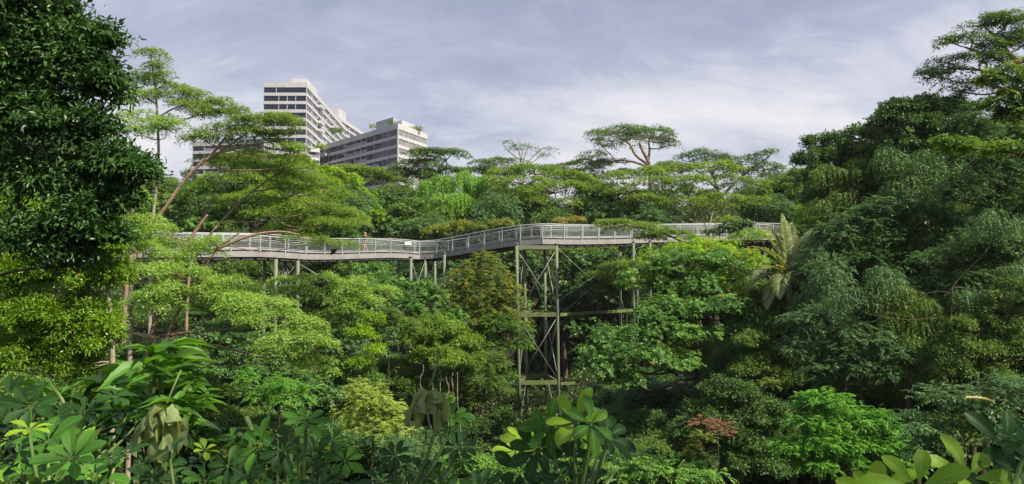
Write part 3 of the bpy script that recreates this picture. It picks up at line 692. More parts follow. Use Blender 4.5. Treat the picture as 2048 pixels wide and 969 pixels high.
mt_, mp_ = trestle('middle support of slim columns under the low bend of the walkway', [(822, 513, 73), (851, 513, 74.2), (870, 510, 77), (889, 505, 72.6), (797, 512, 75.5)], 4.4)
a = mp_[3][1]; rod(mt_, Vector((a.x, a.y, a.z - .8)), at(935, 560, 73), .03)
# dark steel landing frame under the far right end
f0 = at(1500, 478, 82); fr = thing('landing_frame', (f0.x, f0.y, Hf(f0.x, f0.y)), 'dark steel landing frame under the far right end of the walkway', 'frame')
for px, py in ((1503, 483), (1528, 483), (1552, 482)):
    a, b = down(px, py, 82.5); column_obj(fr, a, b, .2, 'under')
m = MB()
for py in (494, 507): m.bar(at(1480, py, 82.6), at(1556, py, 82.6), .3, .28)
m.bar(at(1478, 487, 84.5), at(1560, 487, 84.5), .3, .3); m.build('cross_beam', MT['under'], fr)

# ------------------------------------------------------------------ the walker
def skin_body(name, verts, edges, radii, mat, parent, sub=2, rootv=0):
    me = bpy.data.meshes.new(name); me.from_pydata(verts, edges, []); o = bpy.data.objects.new(name, me); COL.objects.link(o)
    o.modifiers.new('skin', 'SKIN'); me.skin_vertices if False else None
    if not me.skin_vertices: 
        bmx = bmesh.new(); bmx.from_mesh(me); bmx.verts.layers.skin.verify(); bmx.to_mesh(me); bmx.free()
    for i, r in enumerate(radii):
        me.skin_vertices[0].data[i].radius = (r, r) if not isinstance(r, tuple) else r
        me.skin_vertices[0].data[i].use_root = (i == rootv)
    s = o.modifiers.new('sub', 'SUBSURF'); s.levels = sub; s.render_levels = sub
    me.materials.append(mat); o.parent = parent; return o
i0 = min(range(n), key=lambda i: abs((NE[i].x / NE[i].y) - (763 - 1024) / F))
pb = NE[i0] + NRM[i0] * 1.1
per = thing('person', (pb.x, pb.y, pb.z), 'person in grey top and blue shorts strolling along the walkway deck', 'person')
per.rotation_euler = (0, 0, R(205))
per.scale = (1.04, 1.04, 1.04)
Vb = [(0, 0, .92), (0, 0, 1.08), (.01, 0, 1.25), (.01, 0, 1.40), (.03, 0, 1.50), (.05, 0, 1.60), (.045, 0, 1.70),
      (.03, .09, .88), (.13, .10, .50), (.10, .10, .09), (.20, .10, .04), (-.02, -.09, .88), (-.06, -.10, .49), (-.24, -.10, .16), (-.17, -.10, .06),
      (.0, .17, 1.39), (-.05, .21, 1.12), (.09, .20, .90), (.13, .195, .84), (.02, -.17, 1.39), (.06, -.21, 1.12), (.22, -.19, .95), (.27, -.18, .91)]
Eb = [(0, 1), (1, 2), (2, 3), (3, 4), (4, 5), (5, 6), (0, 7), (7, 8), (8, 9), (9, 10), (0, 11), (11, 12), (12, 13), (13, 14), (3, 15), (15, 16), (16, 17), (17, 18), (3, 19), (19, 20), (20, 21), (21, 22)]
Rb = [.115, .105, .12, .09, .05, .085, .085, .085, .058, .04, .035, .085, .058, .04, .035, .055, .04, .03, .032, .055, .04, .03, .032]
skin_body('body', Vb, Eb, Rb, MT['skin'], per)
skin_body('shirt', [(0, 0, .95), (0, 0, 1.12), (.01, 0, 1.28), (.01, 0, 1.41), (0, .17, 1.40), (-.03, .20, 1.22), (.02, -.17, 1.40), (.04, -.20, 1.22)], [(0, 1), (1, 2), (2, 3), (3, 4), (4, 5), (3, 6), (6, 7)], [.135, .125, .14, .10, .07, .06, .07, .06], MT['shirt'], per)
skin_body('shorts', [(0, 0, .96), (.03, .09, .86), (.07, .095, .66), (-.02, -.09, .86), (-.04, -.095, .66)], [(0, 1), (1, 2), (0, 3), (3, 4)], [.125, .105, .09, .105, .09], MT['shorts'], per)
hm = MB(); hm.ellip((.035, 0, 1.69), (.105, .095, .10)); hm.ellip((-.04, 0, 1.63), (.06, .07, .11)); ho = hm.build('hair', MT['hair'], None, True); ho.parent = per
# ------------------------------------------------------------------ butterfly
bf = at(664, 503, 7.0); bt_ = thing('butterfly', (bf.x, bf.y, bf.z), 'black butterfly fluttering in front of the left half of the walkway', 'butterfly')
m = MB(); m.tube([bf + Vector((-.012, .0, -.028)), bf + Vector((-.005, 0, 0)), bf + Vector((.004, 0, .02))], [.0025, .0045, .003], 8); m.build('body', MT['black'], bt_, True)
for s in (-1, 1):
    m = MB(); pts = [(-.005, 0, .004), (-.038, s*.012, .034), (-.020, s*.016, .016), (.045, s*.03, .022), (.030, s*.026, -.008), (.006, s*.018, -.026), (-.014, s*.008, -.038), (-.012, s*.002, -.02)]
    Vw = [bf + Vector(p) for p in pts] + [bf + Vector(p) + Vector((0, .0012, 0)) for p in pts]; k = len(pts)
    m.add(Vw, [tuple(range(k)), tuple(range(k, 2*k))[::-1]] + [(i, (i+1) % k, k + (i+1) % k, k + i) for i in range(k)]); m.build('wing', MT['black'], bt_)

# ------------------------------------------------------------------ faint humid air
hz = MB(); hz.box((0, 1700, 40 - 8), (5400, 3700, 116)); 
hm_, ht, ho_ = newmat('humid air'); pv = ht.nodes.new('ShaderNodeVolumePrincipled'); pv.inputs['Color'].default_value = (.86, .90, .97, 1); pv.inputs['Density'].default_value = .00014; pv.inputs['Anisotropy'].default_value = .2
ht.links.new(pv.outputs[0], ho_.inputs['Volume'])
hzo = hz.build('haze', hm_, None); tag(hzo, 'faint humid haze over the forest', 'haze', kind='stuff')
# ------------------------------------------------------------------ trees
GF = 'trees of the far slope'
def T(*a, **k): return tree(*a, **k)
# --- skyline and far slope
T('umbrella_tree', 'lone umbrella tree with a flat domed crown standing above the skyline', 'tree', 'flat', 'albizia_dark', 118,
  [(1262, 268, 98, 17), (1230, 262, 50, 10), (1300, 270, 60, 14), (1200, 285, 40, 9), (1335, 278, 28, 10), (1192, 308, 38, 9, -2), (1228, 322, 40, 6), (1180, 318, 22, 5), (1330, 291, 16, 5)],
  trunk=[[(1302, 400), (1300, 345), (1298, 325), (1285, 303), (1278, 285)], [(1296, 330), (1268, 310), (1262, 290), (1240, 278)], [(1296, 322), (1300, 300), (1296, 280), (1310, 270)], [(1298, 335), (1262, 322), (1232, 321)]],
  leaf=(.50, .18), cover=.45, rl=1.05, bark='warm', tr=.42, seed=1, twigs=9)
T('bare_tree', 'thin half bare tree with spidery grey twigs on the skyline left of the umbrella tree', 'tree', 'flat', 'albizia_dark', 122,
  [(1045, 296, 34, 8), (1088, 306, 26, 8), (1020, 285, 16, 6), (1010, 322, 50, 6), (1098, 298, 16, 5)],
  trunk=[[(1040, 380), (1042, 330), (1040, 305), (1022, 280)], [(1042, 335), (1052, 305), (1060, 285)], [(1044, 340), (1075, 318), (1095, 300)], [(1040, 320), (1012, 300), (1003, 278)], [(1042, 325), (1046, 300), (1036, 277)], [(1050, 330), (1080, 300), (1100, 292)]],
  leaf=(.45, .16), cover=.22, rl=.8, bark='pale', tr=.17, seed=2, twigs=22)
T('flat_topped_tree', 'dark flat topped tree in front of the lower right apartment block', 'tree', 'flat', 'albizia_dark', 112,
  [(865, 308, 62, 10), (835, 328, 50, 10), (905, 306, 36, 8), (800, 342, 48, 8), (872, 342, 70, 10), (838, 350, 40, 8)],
  trunk=[[(872, 420), (868, 365), (860, 345), (845, 325)], [(893, 390), (890, 350), (895, 325), (885, 308)], [(868, 362), (878, 335), (905, 308)]],
  leaf=(.5, .2), cover=.8, rl=1.15, seed=3, tr=.3, twigs=10, bark='warm')
T('spreading_tree', 'low wide tree below the balconies of the lower right apartment block', 'tree', 'flat', 'albizia', 118,
  [(700, 338, 52, 9), (740, 345, 60, 10), (690, 352, 50, 12), (770, 356, 60, 12)], leaf=(.5, .2), cover=.9, seed=4, tr=.3)
T('spreading_tree', 'distant low canopy tree on the skyline between the bare tree and the umbrella tree', 'tree', 'flat', 'albizia_dark', 125,
  [(1155, 333, 52, 10), (1195, 328, 30, 8), (1110, 342, 60, 12), (1170, 352, 62, 14), (1240, 345, 40, 8)], leaf=(.5, .2), cover=.8, seed=5, tr=.3)
T('spreading_tree', 'distant grey green tree on the skyline right of the flat topped tree', 'tree', 'flat', 'albizia_dark', 124,
  [(965, 328, 34, 9), (1000, 322, 34, 8), (940, 345, 46, 10), (985, 345, 60, 12)], leaf=(.5, .2), cover=.6, seed=6, tr=.25, bark='pale')
T('weeping_tree', 'bright green tree hung with drooping creeper curtains behind the walkway bend', 'tree', 'weep', 'weep', 97,
  [(850, 378, 24, 24), (885, 372, 28, 26), (925, 364, 34, 26), (955, 378, 30, 28), (918, 408, 34, 26, -3), (880, 402, 20, 18, -2), (835, 395, 16, 18), (975, 360, 18, 16)],
  leaf=(.42, .15), cover=1.0, seed=7, tr=.35)
T('dome_tree', 'dense blue green dome shaped tree above the walkway bend', 'tree', 'broad', 'midgreen', 92,
  [(840, 425, 58, 30), (800, 440, 40, 26), (870, 440, 40, 24, -1), (850, 455, 60, 18, -2)], leaf=(.32, .13), cover=.9, seed=8, tr=.3)
T('dome_tree', 'dull brownish green tree in the gap left of the weeping tree', 'tree', 'fine', 'vine', 98,
  [(790, 395, 46, 26), (765, 425, 36, 32), (740, 400, 34, 24)], leaf=(.35, .17), seed=9, tr=.3)
T('layered_tree', 'dark layered tree with spreading limbs right behind the crest of the walkway', 'tree', 'flat', 'albizia', 94,
  [(1010, 345, 46, 14), (1070, 342, 62, 16), (1130, 352, 56, 16), (1040, 365, 70, 16, -2), (1110, 378, 80, 18, -2), (1165, 370, 48, 16), (1010, 388, 46, 14, -3), (1060, 402, 60, 14, -3), (1140, 408, 60, 14, -2), (990, 412, 34, 12), (1090, 428, 50, 12, -3)],
  trunk=[[(1068, 480), (1066, 440), (1072, 415), (1085, 390)], [(1066, 440), (1045, 415), (1022, 395)], [(1068, 445), (1095, 418), (1130, 398)], [(1070, 425), (1060, 395), (1050, 370)]],
  leaf=(.45, .17), cover=.75, seed=10, tr=.4, twigs=8)
T('dome_tree', 'dark rounded tree behind the walkway right of its crest', 'tree', 'broad', 'darkgreen', 92,
  [(1200, 415, 50, 30), (1250, 405, 44, 26), (1225, 435, 60, 24, -2), (1180, 440, 36, 22)], leaf=(.34, .14), seed=11, tr=.3)
T('layered_tree', 'broad vase shaped tree with many bare forked stems behind the right half of the walkway', 'tree', 'flat', 'albizia', 90,
  [(1240, 352, 52, 12), (1300, 345, 60, 12), (1360, 340, 60, 14), (1425, 335, 60, 14), (1240, 375, 60, 14), (1310, 368, 60, 14, -3), (1380, 366, 64, 15, -3), (1450, 362, 62, 14), (1520, 372, 46, 14), (1290, 398, 50, 12, -4), (1370, 402, 50, 10, -5), (1440, 398, 56, 12, -3), (1505, 402, 50, 12, -1)],
  trunk=[[(1398, 475), (1392, 440), (1382, 405), (1372, 370)], [(1396, 460), (1415, 420), (1440, 380)], [(1394, 450), (1355, 420), (1318, 385)], [(1400, 465), (1440, 430), (1490, 390)], [(1410, 475), (1425, 430), (1428, 375)], [(1392, 455), (1340, 435), (1280, 400)], [(1405, 470), (1390, 420), (1400, 375)]],
  leaf=(.45, .17), cover=.62, seed=12, tr=.27, twigs=9, bark='pale')
T('feathery_tree', 'feathery tree with wispy upswept tops on the skyline right of the umbrella tree', 'tree', 'flat', 'albizia_dark', 100,
  [(1380, 318, 40, 14), (1340, 335, 42, 12), (1410, 303, 32, 9), (1440, 322, 42, 14), (1480, 325, 40, 12), (1512, 316, 32, 9), (1542, 304, 24, 6), (1532, 335, 40, 12), (1500, 348, 60, 14), (1570, 352, 40, 12)],
  trunk=[[(1450, 470), (1440, 390), (1425, 350), (1410, 315)], [(1442, 395), (1480, 355), (1540, 312)], [(1436, 380), (1400, 345), (1370, 325)]], leaf=(.5, .18), cover=.65, seed=13, tr=.3, twigs=10)
T('drooping_tree', 'pale green palm like treetop just right of the umbrella tree trunk', 'tree', 'weep', 'weep', 108,
  [(1325, 330, 16, 10), (1345, 335, 16, 10), (1305, 345, 14, 8)], leaf=(.4, .14), cover=.6, seed=14, tr=.15)
T('leafy_tree', 'mid green tree behind the far right end of the walkway', 'tree', 'fine', 'midgreen', 95,
  [(1560, 385, 44, 30), (1600, 370, 40, 34), (1540, 420, 44, 26, -1), (1590, 420, 44, 30), (1640, 385, 30, 36)], leaf=(.34, .16), seed=15, tr=.3)
T('yellow_green_bush', 'yellow green bushy tree at the right end of the walkway', 'tree', 'fine', 'yellowgreen', 84,
  [(1625, 435, 34, 28), (1612, 470, 26, 24), (1645, 470, 34, 34), (1600, 455, 18, 20)], leaf=(.28, .13), seed=16, tr=.2)
T('broadleaf_tree', 'yellow green broadleaf tree left of centre above the walkway railing', 'tree', 'broad', 'yellowgreen', 84,
  [(655, 352, 36, 18), (695, 372, 38, 22), (640, 375, 46, 26), (720, 400, 34, 26), (680, 410, 42, 26, -2), (740, 432, 30, 24), (700, 445, 38, 24, -2), (650, 440, 36, 24), (612, 332, 26, 12)],
  leaf=(.34, .15), cover=.9, seed=17, tr=.3)
T('broadleaf_tree', 'dark broadleaf tree in the shade below the yellow green one beside the railing', 'tree', 'broad', 'darkgreen', 88,
  [(760, 450, 30, 22), (800, 465, 34, 20), (730, 462, 26, 18), (770, 410, 26, 26)], leaf=(.32, .14), seed=18, tr=.25)
T('yellowing_tree', 'small yellowing tree peeping over the railing left of the walkway crest', 'tree', 'fine', 'olive', 82,
  [(900, 458, 34, 12), (930, 452, 24, 10), (870, 466, 26, 10), (965, 455, 20, 8), (1000, 448, 30, 9)], leaf=(.28, .12), cover=.8, seed=19, tr=.15)
T('yellowing_tree', 'small orange tinged treetop behind the railing right of the walkway crest', 'tree', 'fine', 'brownish', 84,
  [(1120, 444, 18, 6), (1150, 442, 20, 6)], leaf=(.28, .12), cover=.8, seed=20, tr=.12)
T('rain_tree', 'large layered rain tree spreading bright green tiers behind the left part of the walkway', 'tree', 'flat', 'rain', 71,
  [(520, 318, 60, 13), (575, 332, 56, 14), (470, 325, 60, 14), (545, 345, 90, 20), (620, 358, 60, 16), (470, 360, 80, 18, -1), (580, 385, 90, 20, -2), (660, 392, 50, 14), (500, 400, 80, 16, -3), (620, 415, 80, 16, -4), (690, 425, 40, 12, -2), (540, 430, 70, 14, -4), (650, 448, 60, 14, -5), (590, 455, 60, 12, -4)],
  trunk=[[(520, 540), (500, 470), (505, 420), (540, 370)], [(503, 450), (470, 400), (450, 370)], [(505, 435), (560, 400), (620, 390)], [(500, 460), (560, 430), (640, 425)]],
  leaf=(.36, .13), cover=.72, seed=21, tr=.3, twigs=9)
T('broadleaf_tree', 'fresh green tree filling the gap behind the leaning trunks above the walkway', 'tree', 'broad', 'midgreen', 74,
  [(400, 400, 50, 34), (340, 420, 40, 30), (440, 440, 50, 24), (380, 450, 50, 20), (300, 420, 40, 34), (470, 400, 34, 26)], leaf=(.28, .13), seed=22, tr=.3)
T('broadleaf_tree', 'sunny round leaved tree just above the left railing between the leaning trunks', 'tree', 'broad', 'almond', 64,
  [(395, 452, 26, 14), (440, 455, 26, 12), (690, 470, 22, 12, 3), (640, 465, 26, 14, 3)], leaf=(.30, .15), seed=23, tr=.12)
# --- left: tall leaning feathery trees
T('leaning_tree', 'tall feathery tree with flat tiers rising above the skyline at the left', 'tree', 'flat', 'albizia', 50,
  [(305, 108, 34, 10), (318, 132, 26, 9), (330, 150, 32, 10), (275, 152, 44, 11), (250, 170, 30, 8), (345, 168, 40, 10), (395, 192, 66, 11), (440, 200, 46, 9), (375, 212, 60, 10, -1), (310, 190, 50, 10), (430, 224, 46, 7), (470, 212, 28, 6),
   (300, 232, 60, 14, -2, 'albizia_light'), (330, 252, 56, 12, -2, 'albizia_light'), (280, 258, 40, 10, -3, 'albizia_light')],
  trunk=[[(302, 520), (305, 440), (318, 330), (316, 250), (312, 190), (305, 130), (300, 108)], [(316, 235), (350, 215), (390, 205), (440, 198)], [(314, 210), (285, 190), (262, 170)], [(312, 180), (335, 165), (350, 155)], [(316, 260), (380, 235), (435, 222)]],
  leaf=(.26, .085), cover=.85, rl=.85, bark='pale', tr=.13, seed=31, twigs=9)
T('leaning_tree', 'feathery tree leaning right with its crown overlapping the apartment blocks', 'tree', 'flat', 'albizia', 46,
  [(540, 237, 60, 11), (500, 245, 60, 12), (575, 243, 30, 8), (450, 255, 56, 11), (520, 262, 50, 9), (570, 285, 40, 8), (550, 268, 34, 8), (400, 268, 40, 8), (600, 300, 26, 9), (605, 322, 24, 12, 0, 'almond_top'), (640, 293, 12, 5, 0, 'almond_top'), (470, 275, 40, 8), (590, 262, 20, 6)],
  trunk=[[(250, 560), (282, 475), (325, 425), (375, 350), (425, 310), (455, 270), (462, 255)], [(395, 330), (440, 305), (500, 262), (545, 240)], [(425, 310), (500, 290), (560, 282)], [(372, 352), (382, 335), (388, 322)]],
  leaf=(.24, .08), cover=.85, rl=.8, bark='warm', tr=.155, seed=32, twigs=10)
T('forked_tree', 'slender orange barked tree crossing in front of the left railing', 'tree', 'flat', 'albizia', 48,
  [(480, 305, 60, 10), (430, 320, 46, 9), (560, 318, 50, 10), (520, 335, 60, 10), (590, 350, 50, 10), (640, 375, 46, 10), (560, 375, 60, 10), (610, 400, 56, 11), (520, 400, 46, 9), (660, 420, 40, 9), (690, 442, 38, 8), (640, 448, 50, 9), (610, 475, 50, 8, -2), (675, 480, 46, 9, -1)],
  trunk=[[(375, 540), (395, 500), (440, 445), (500, 385), (560, 345)], [(360, 520), (385, 465), (420, 410), (440, 360)], [(440, 445), (520, 445), (600, 430), (660, 420)], [(500, 385), (560, 375), (630, 372)]],
  leaf=(.24, .08), cover=.72, rl=.8, bark='warm', tr=.11, seed=33, twigs=10)
T('forked_tree', 'twin stemmed tree leaning right from behind the drooping shrub under the left walkway', 'tree', 'flat', 'albizia_light', 36,
  [(300, 470, 50, 11), (350, 480, 52, 12, -1), (290, 500, 60, 14, -2), (340, 515, 60, 12, -2), (400, 505, 44, 11, 0), (430, 480, 32, 8, 0), (265, 462, 44, 12, 0), (330, 458, 46, 10, 0), (300, 488, 50, 12, 1), (375, 492, 40, 10, 1), (300, 535, 56, 12, -3), (370, 545, 60, 12, -2), (440, 560, 56, 12), (330, 575, 60, 12, -3), (400, 580, 56, 11, -1), (480, 585, 56, 12), (300, 605, 60, 14, -3),
   (530, 605, 60, 13), (470, 615, 56, 12, -1), (560, 630, 66, 14), (620, 650, 54, 14), (500, 640, 60, 13, -1), (590, 668, 66, 14, -1), (640, 690, 40, 13), (560, 690, 50, 11, -1), (620, 720, 46, 12), (650, 742, 26, 8), (590, 715, 30, 9), (405, 610, 40, 10)],
  trunk=[[(285, 760), (300, 680), (318, 610), (345, 545), (385, 470), (415, 430)], [(320, 720), (345, 640), (385, 575), (430, 500), (480, 465)], [(325, 672), (380, 665), (440, 662), (500, 650)], [(330, 678), (400, 685), (470, 700), (530, 718), (590, 712)], [(350, 560), (300, 540), (262, 530)], [(430, 500), (500, 470), (560, 462), (600, 470)]],
  leaf=(.22, .072), cover=.85, rl=.62, bark='warm', tr=.15, seed=34, twigs=7)
T('pale_trunk_tree', 'thin pale trunk beside the dark tree at the left end of the walkway', 'tree', 'flat', 'albizia_light', 33,
  [(250, 380, 30, 9), (270, 395, 36, 10), (240, 440, 40, 14), (265, 460, 40, 12), (300, 435, 34, 10)], trunk=[[(262, 600), (262, 480), (266, 420), (262, 380)]], leaf=(.22, .08), seed=35, bark='pale', tr=.12)
# --- below the walkway, left and centre
T('layered_shrub_tree', 'mid green layered tree below the leftmost walkway support', 'tree', 'flat', 'albizia_light', 51,
  [(640, 560, 60, 14), (700, 575, 56, 14), (600, 585, 60, 13), (670, 600, 66, 14), (740, 605, 34, 13), (720, 560, 40, 10), (580, 560, 40, 9, 2), (760, 580, 30, 10, 2), (640, 630, 60, 12, 1), (710, 635, 50, 12, 1), (540, 582, 44, 12), (500, 575, 40, 10), (560, 605, 50, 12)], leaf=(.28, .10), cover=.8, seed=41, tr=.2)
T('bushy_tree', 'bushy tree under the left part of the deck behind the thin crossed rods', 'tree', 'fine', 'vine', 66,
  [(470, 545, 50, 22), (520, 540, 40, 20), (430, 560, 40, 22), (500, 575, 60, 20), (560, 580, 50, 16), (640, 545, 40, 16), (690, 540, 36, 16)], leaf=(.25, .12), seed=42, tr=.2)
T('broadleaf_tree', 'leafy green tree directly below the middle of the left deck', 'tree', 'broad', 'almond', 60,
  [(780, 575, 50, 20), (830, 585, 50, 22), (740, 545, 40, 18, 3), (870, 605, 36, 22), (800, 610, 60, 24, -1), (760, 560, 30, 14, 2), (850, 640, 50, 24, -1), (900, 640, 36, 24)], leaf=(.24, .11), seed=43, tr=.25)
T('olive_tree', 'olive coloured feathery tree with orange tips rising beside the tower top', 'tree', 'feather', 'olive', 61.5,
  [(960, 535, 34, 24), (985, 560, 36, 30), (925, 560, 30, 26), (955, 585, 50, 30), (1010, 590, 30, 28), (905, 600, 40, 28), (985, 625, 44, 30), (1030, 610, 20, 20), (940, 640, 50, 30), (1035, 640, 18, 20), (970, 515, 18, 12)], leaf=(.26, .09), cover=.8, ldens=.85, seed=44, tr=.15, twigs=14, bark='pale')
T('feathery_tree', 'green feathery tree hanging in front of the left tower legs', 'tree', 'feather', 'midgreen', 60.5,
  [(1000, 655, 46, 26), (1040, 660, 26, 22), (960, 690, 50, 26), (1030, 690, 30, 18), (985, 735, 40, 24), (940, 735, 50, 28), (1010, 755, 22, 16), (900, 690, 40, 26)], leaf=(.22, .08), cover=.85, seed=45, tr=.16, twigs=12)
T('vine_mound', 'mound of yellow green vines trailing root strands left of the tower', 'vines', 'fine', 'rain', 49,
  [(850, 655, 40, 24), (890, 665, 40, 24), (925, 690, 34, 24), (830, 680, 34, 20), (870, 695, 44, 22), (900, 720, 44, 22, -1), (850, 715, 34, 14), (940, 720, 30, 22), (820, 740, 40, 24, 1, 'vine'), (880, 760, 44, 24, 1, 'vine'), (930, 755, 34, 20, 1, 'vine'), (760, 730, 40, 26, 2, 'vine'), (800, 780, 50, 24, 0, 'vine'), (865, 800, 44, 20, 0, 'vine'), (710, 790, 40, 24, 2, 'midgreen')], leaf=(.20, .10), cover=1.0, seed=46, tr=.12, twigs=16, bark='pale')
T('vine_mound', 'pale vine covered hump with dangling stems between the yellow vines and the shaded hollow', 'vines', 'feather', 'vine', 46,
  [(800, 660, 36, 22), (770, 640, 32, 24), (780, 690, 26, 20), (745, 665, 26, 18)], leaf=(.16, .06), seed=47, tr=.06, twigs=12, bark='dark')
T('feathery_tree', 'grey green feathery tree draping over the hollow at the foot of the tower', 'tree', 'feather', 'vine', 52,
  [(960, 765, 44, 22), (1000, 785, 26, 14), (920, 770, 36, 20), (940, 800, 34, 16), (980, 720, 30, 20)], leaf=(.18, .065), seed=48, tr=.14, twigs=12)
T('leafy_bush', 'pale yellow green bush in the hollow left of centre', 'bush', 'feather', 'palebush', 34,
  [(740, 800, 42, 26), (770, 830, 40, 24), (715, 825, 34, 26), (750, 855, 50, 20), (720, 780, 24, 14), (800, 855, 36, 20)], leaf=(.17, .06), cover=1.0, seed=49, tr=.08)
T('leafy_bush', 'mid green sprigs lit by the sun below the twin stemmed tree', 'bush', 'feather', 'brightbush', 32,
  [(560, 770, 36, 16), (530, 790, 30, 16), (590, 800, 34, 16), (500, 760, 24, 12), (620, 780, 24, 12)], leaf=(.17, .06), seed=50, tr=.08)
T('dark_tree', 'dark tree shaded under the spreading tiers left of centre', 'tree', 'broad', 'darkgreen', 42,
  [(480, 700, 50, 30), (540, 740, 50, 30), (440, 740, 50, 30), (620, 770, 46, 26), (500, 780, 56, 30), (580, 820, 60, 30), (400, 690, 40, 30), (660, 800, 46, 26)], leaf=(.22, .10), seed=51, tr=.2)
T('dark_tree', 'dark leafy tree in the shaded hollow below the leafy green tree', 'tree', 'broad', 'bluegreen', 52,
  [(740, 720, 50, 30), (800, 740, 50, 30), (690, 690, 40, 26), (850, 760, 44, 26), (720, 760, 50, 30), (700, 650, 40, 24, 3), (760, 680, 40, 24, 2), (890, 780, 40, 24)], leaf=(.22, .10), seed=52, tr=.22)
T('sunlit_shrub', 'shrub with yellow green sunlit leaves below the left walkway support', 'shrub', 'fine', 'yellowgreen', 44,
  [(740, 640, 24, 16), (730, 670, 26, 18), (700, 670, 20, 14), (745, 700, 20, 16), (720, 725, 20, 14), (690, 745, 40, 24, 2, 'midgreen'), (640, 760, 40, 22, 2, 'midgreen'), (735, 760, 34, 20, 1, 'midgreen')], leaf=(.18, .085), cover=.9, seed=53, tr=.08)
# --- behind and right of the tower
T('forest_tree', 'dark big leaved tree in shade directly behind the tower', 'tree', 'broad', 'darkgreen', 79,
  [(1150, 530, 46, 30), (1200, 525, 50, 28), (1120, 580, 50, 34), (1180, 590, 60, 34), (1060, 540, 50, 34), (1090, 620, 56, 36), (1010, 510, 46, 22), (1150, 660, 60, 34), (1230, 560, 40, 30)], leaf=(.38, .17), cover=.85, seed=60, tr=.35)
T('brownish_tree', 'russet tinged tree under the deck right of the tower top', 'tree', 'fine', 'olive', 80,
  [(1150, 502, 40, 13), (1100, 506, 34, 13), (1195, 500, 36, 12), (1060, 512, 24, 12)], leaf=(.3, .14), cover=.75, seed=61, tr=.2)
T('layered_tree', 'thin layered tree reaching in between the tower and the almond tree', 'tree', 'flat', 'albizia', 66,
  [(1215, 535, 46, 9), (1260, 530, 50, 10), (1235, 552, 50, 8), (1195, 548, 30, 7), (1290, 548, 30, 8)], trunk=[[(1275, 640), (1272, 590), (1262, 550), (1240, 538)]], leaf=(.3, .11), cover=.75, seed=62, tr=.12)
T('layered_tree', 'flat branch of fine leaves reaching in front of the railing right of centre', 'tree', 'flat', 'albizia', 62,
  [(1250, 448, 50, 9), (1300, 455, 50, 10), (1340, 465, 44, 8), (1220, 444, 30, 7), (1372, 475, 26, 6), (1290, 470, 36, 6)],
  trunk=[[(1400, 560), (1385, 500), (1350, 475), (1300, 460), (1250, 450)]], leaf=(.28, .1), cover=.85, seed=63, tr=.12)
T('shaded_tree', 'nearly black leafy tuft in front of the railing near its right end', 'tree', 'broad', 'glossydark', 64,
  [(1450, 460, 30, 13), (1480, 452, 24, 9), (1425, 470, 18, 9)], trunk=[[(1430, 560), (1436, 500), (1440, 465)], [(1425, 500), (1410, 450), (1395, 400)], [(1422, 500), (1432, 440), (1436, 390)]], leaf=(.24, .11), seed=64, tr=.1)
T('layered_tree', 'light green flat spray below the railing at its right end', 'tree', 'flat', 'albizia_light', 66,
  [(1500, 465, 40, 8), (1535, 470, 30, 7), (1480, 475, 30, 6)], trunk=[[(1470, 580), (1475, 510), (1490, 475)]], leaf=(.28, .1), cover=.75, seed=65, tr=.1)
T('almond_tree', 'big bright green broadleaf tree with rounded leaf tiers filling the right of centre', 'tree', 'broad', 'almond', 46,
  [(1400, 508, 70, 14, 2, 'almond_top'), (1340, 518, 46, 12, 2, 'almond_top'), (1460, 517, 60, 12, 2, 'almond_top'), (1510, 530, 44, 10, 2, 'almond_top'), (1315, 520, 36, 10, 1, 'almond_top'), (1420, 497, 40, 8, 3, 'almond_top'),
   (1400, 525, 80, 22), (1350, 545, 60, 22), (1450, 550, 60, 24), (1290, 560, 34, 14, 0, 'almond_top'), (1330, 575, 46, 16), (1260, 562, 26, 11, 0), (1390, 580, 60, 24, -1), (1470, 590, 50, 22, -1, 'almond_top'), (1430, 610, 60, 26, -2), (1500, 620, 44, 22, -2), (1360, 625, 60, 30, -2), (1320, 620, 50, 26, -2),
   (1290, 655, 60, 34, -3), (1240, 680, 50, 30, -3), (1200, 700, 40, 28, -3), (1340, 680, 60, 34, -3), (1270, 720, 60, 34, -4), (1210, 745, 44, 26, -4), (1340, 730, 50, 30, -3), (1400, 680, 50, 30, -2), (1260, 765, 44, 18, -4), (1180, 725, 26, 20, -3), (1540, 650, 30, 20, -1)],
  trunk=[[(1400, 860), (1392, 740), (1385, 650), (1392, 560)], [(1388, 700), (1330, 680), (1280, 670)], [(1386, 650), (1430, 600), (1470, 560)], [(1386, 640), (1340, 600), (1310, 560)]],
  leaf=(.205, .092), cover=1.0, rl=.7, seed=66, tr=.24, twigs=6)
T('bamboo_stand', 'slim pale green stems standing behind the upper left of the almond tree', 'tree', 'broad', 'almond', 58,
  [(1255, 575, 26, 12), (1300, 570, 30, 12)], trunk=[[(1270, 690), (1268, 620), (1262, 580)], [(1300, 690, 0, 1), (1302, 625, 0), (1300, 575, 0)], [(1258, 690, 1, 1), (1252, 630, 1), (1258, 580, 1)], [(1290, 690, 1, 1), (1285, 620, 1), (1290, 580, 1)]], leaf=(.25, .11), seed=67, tr=.09, bark='green')
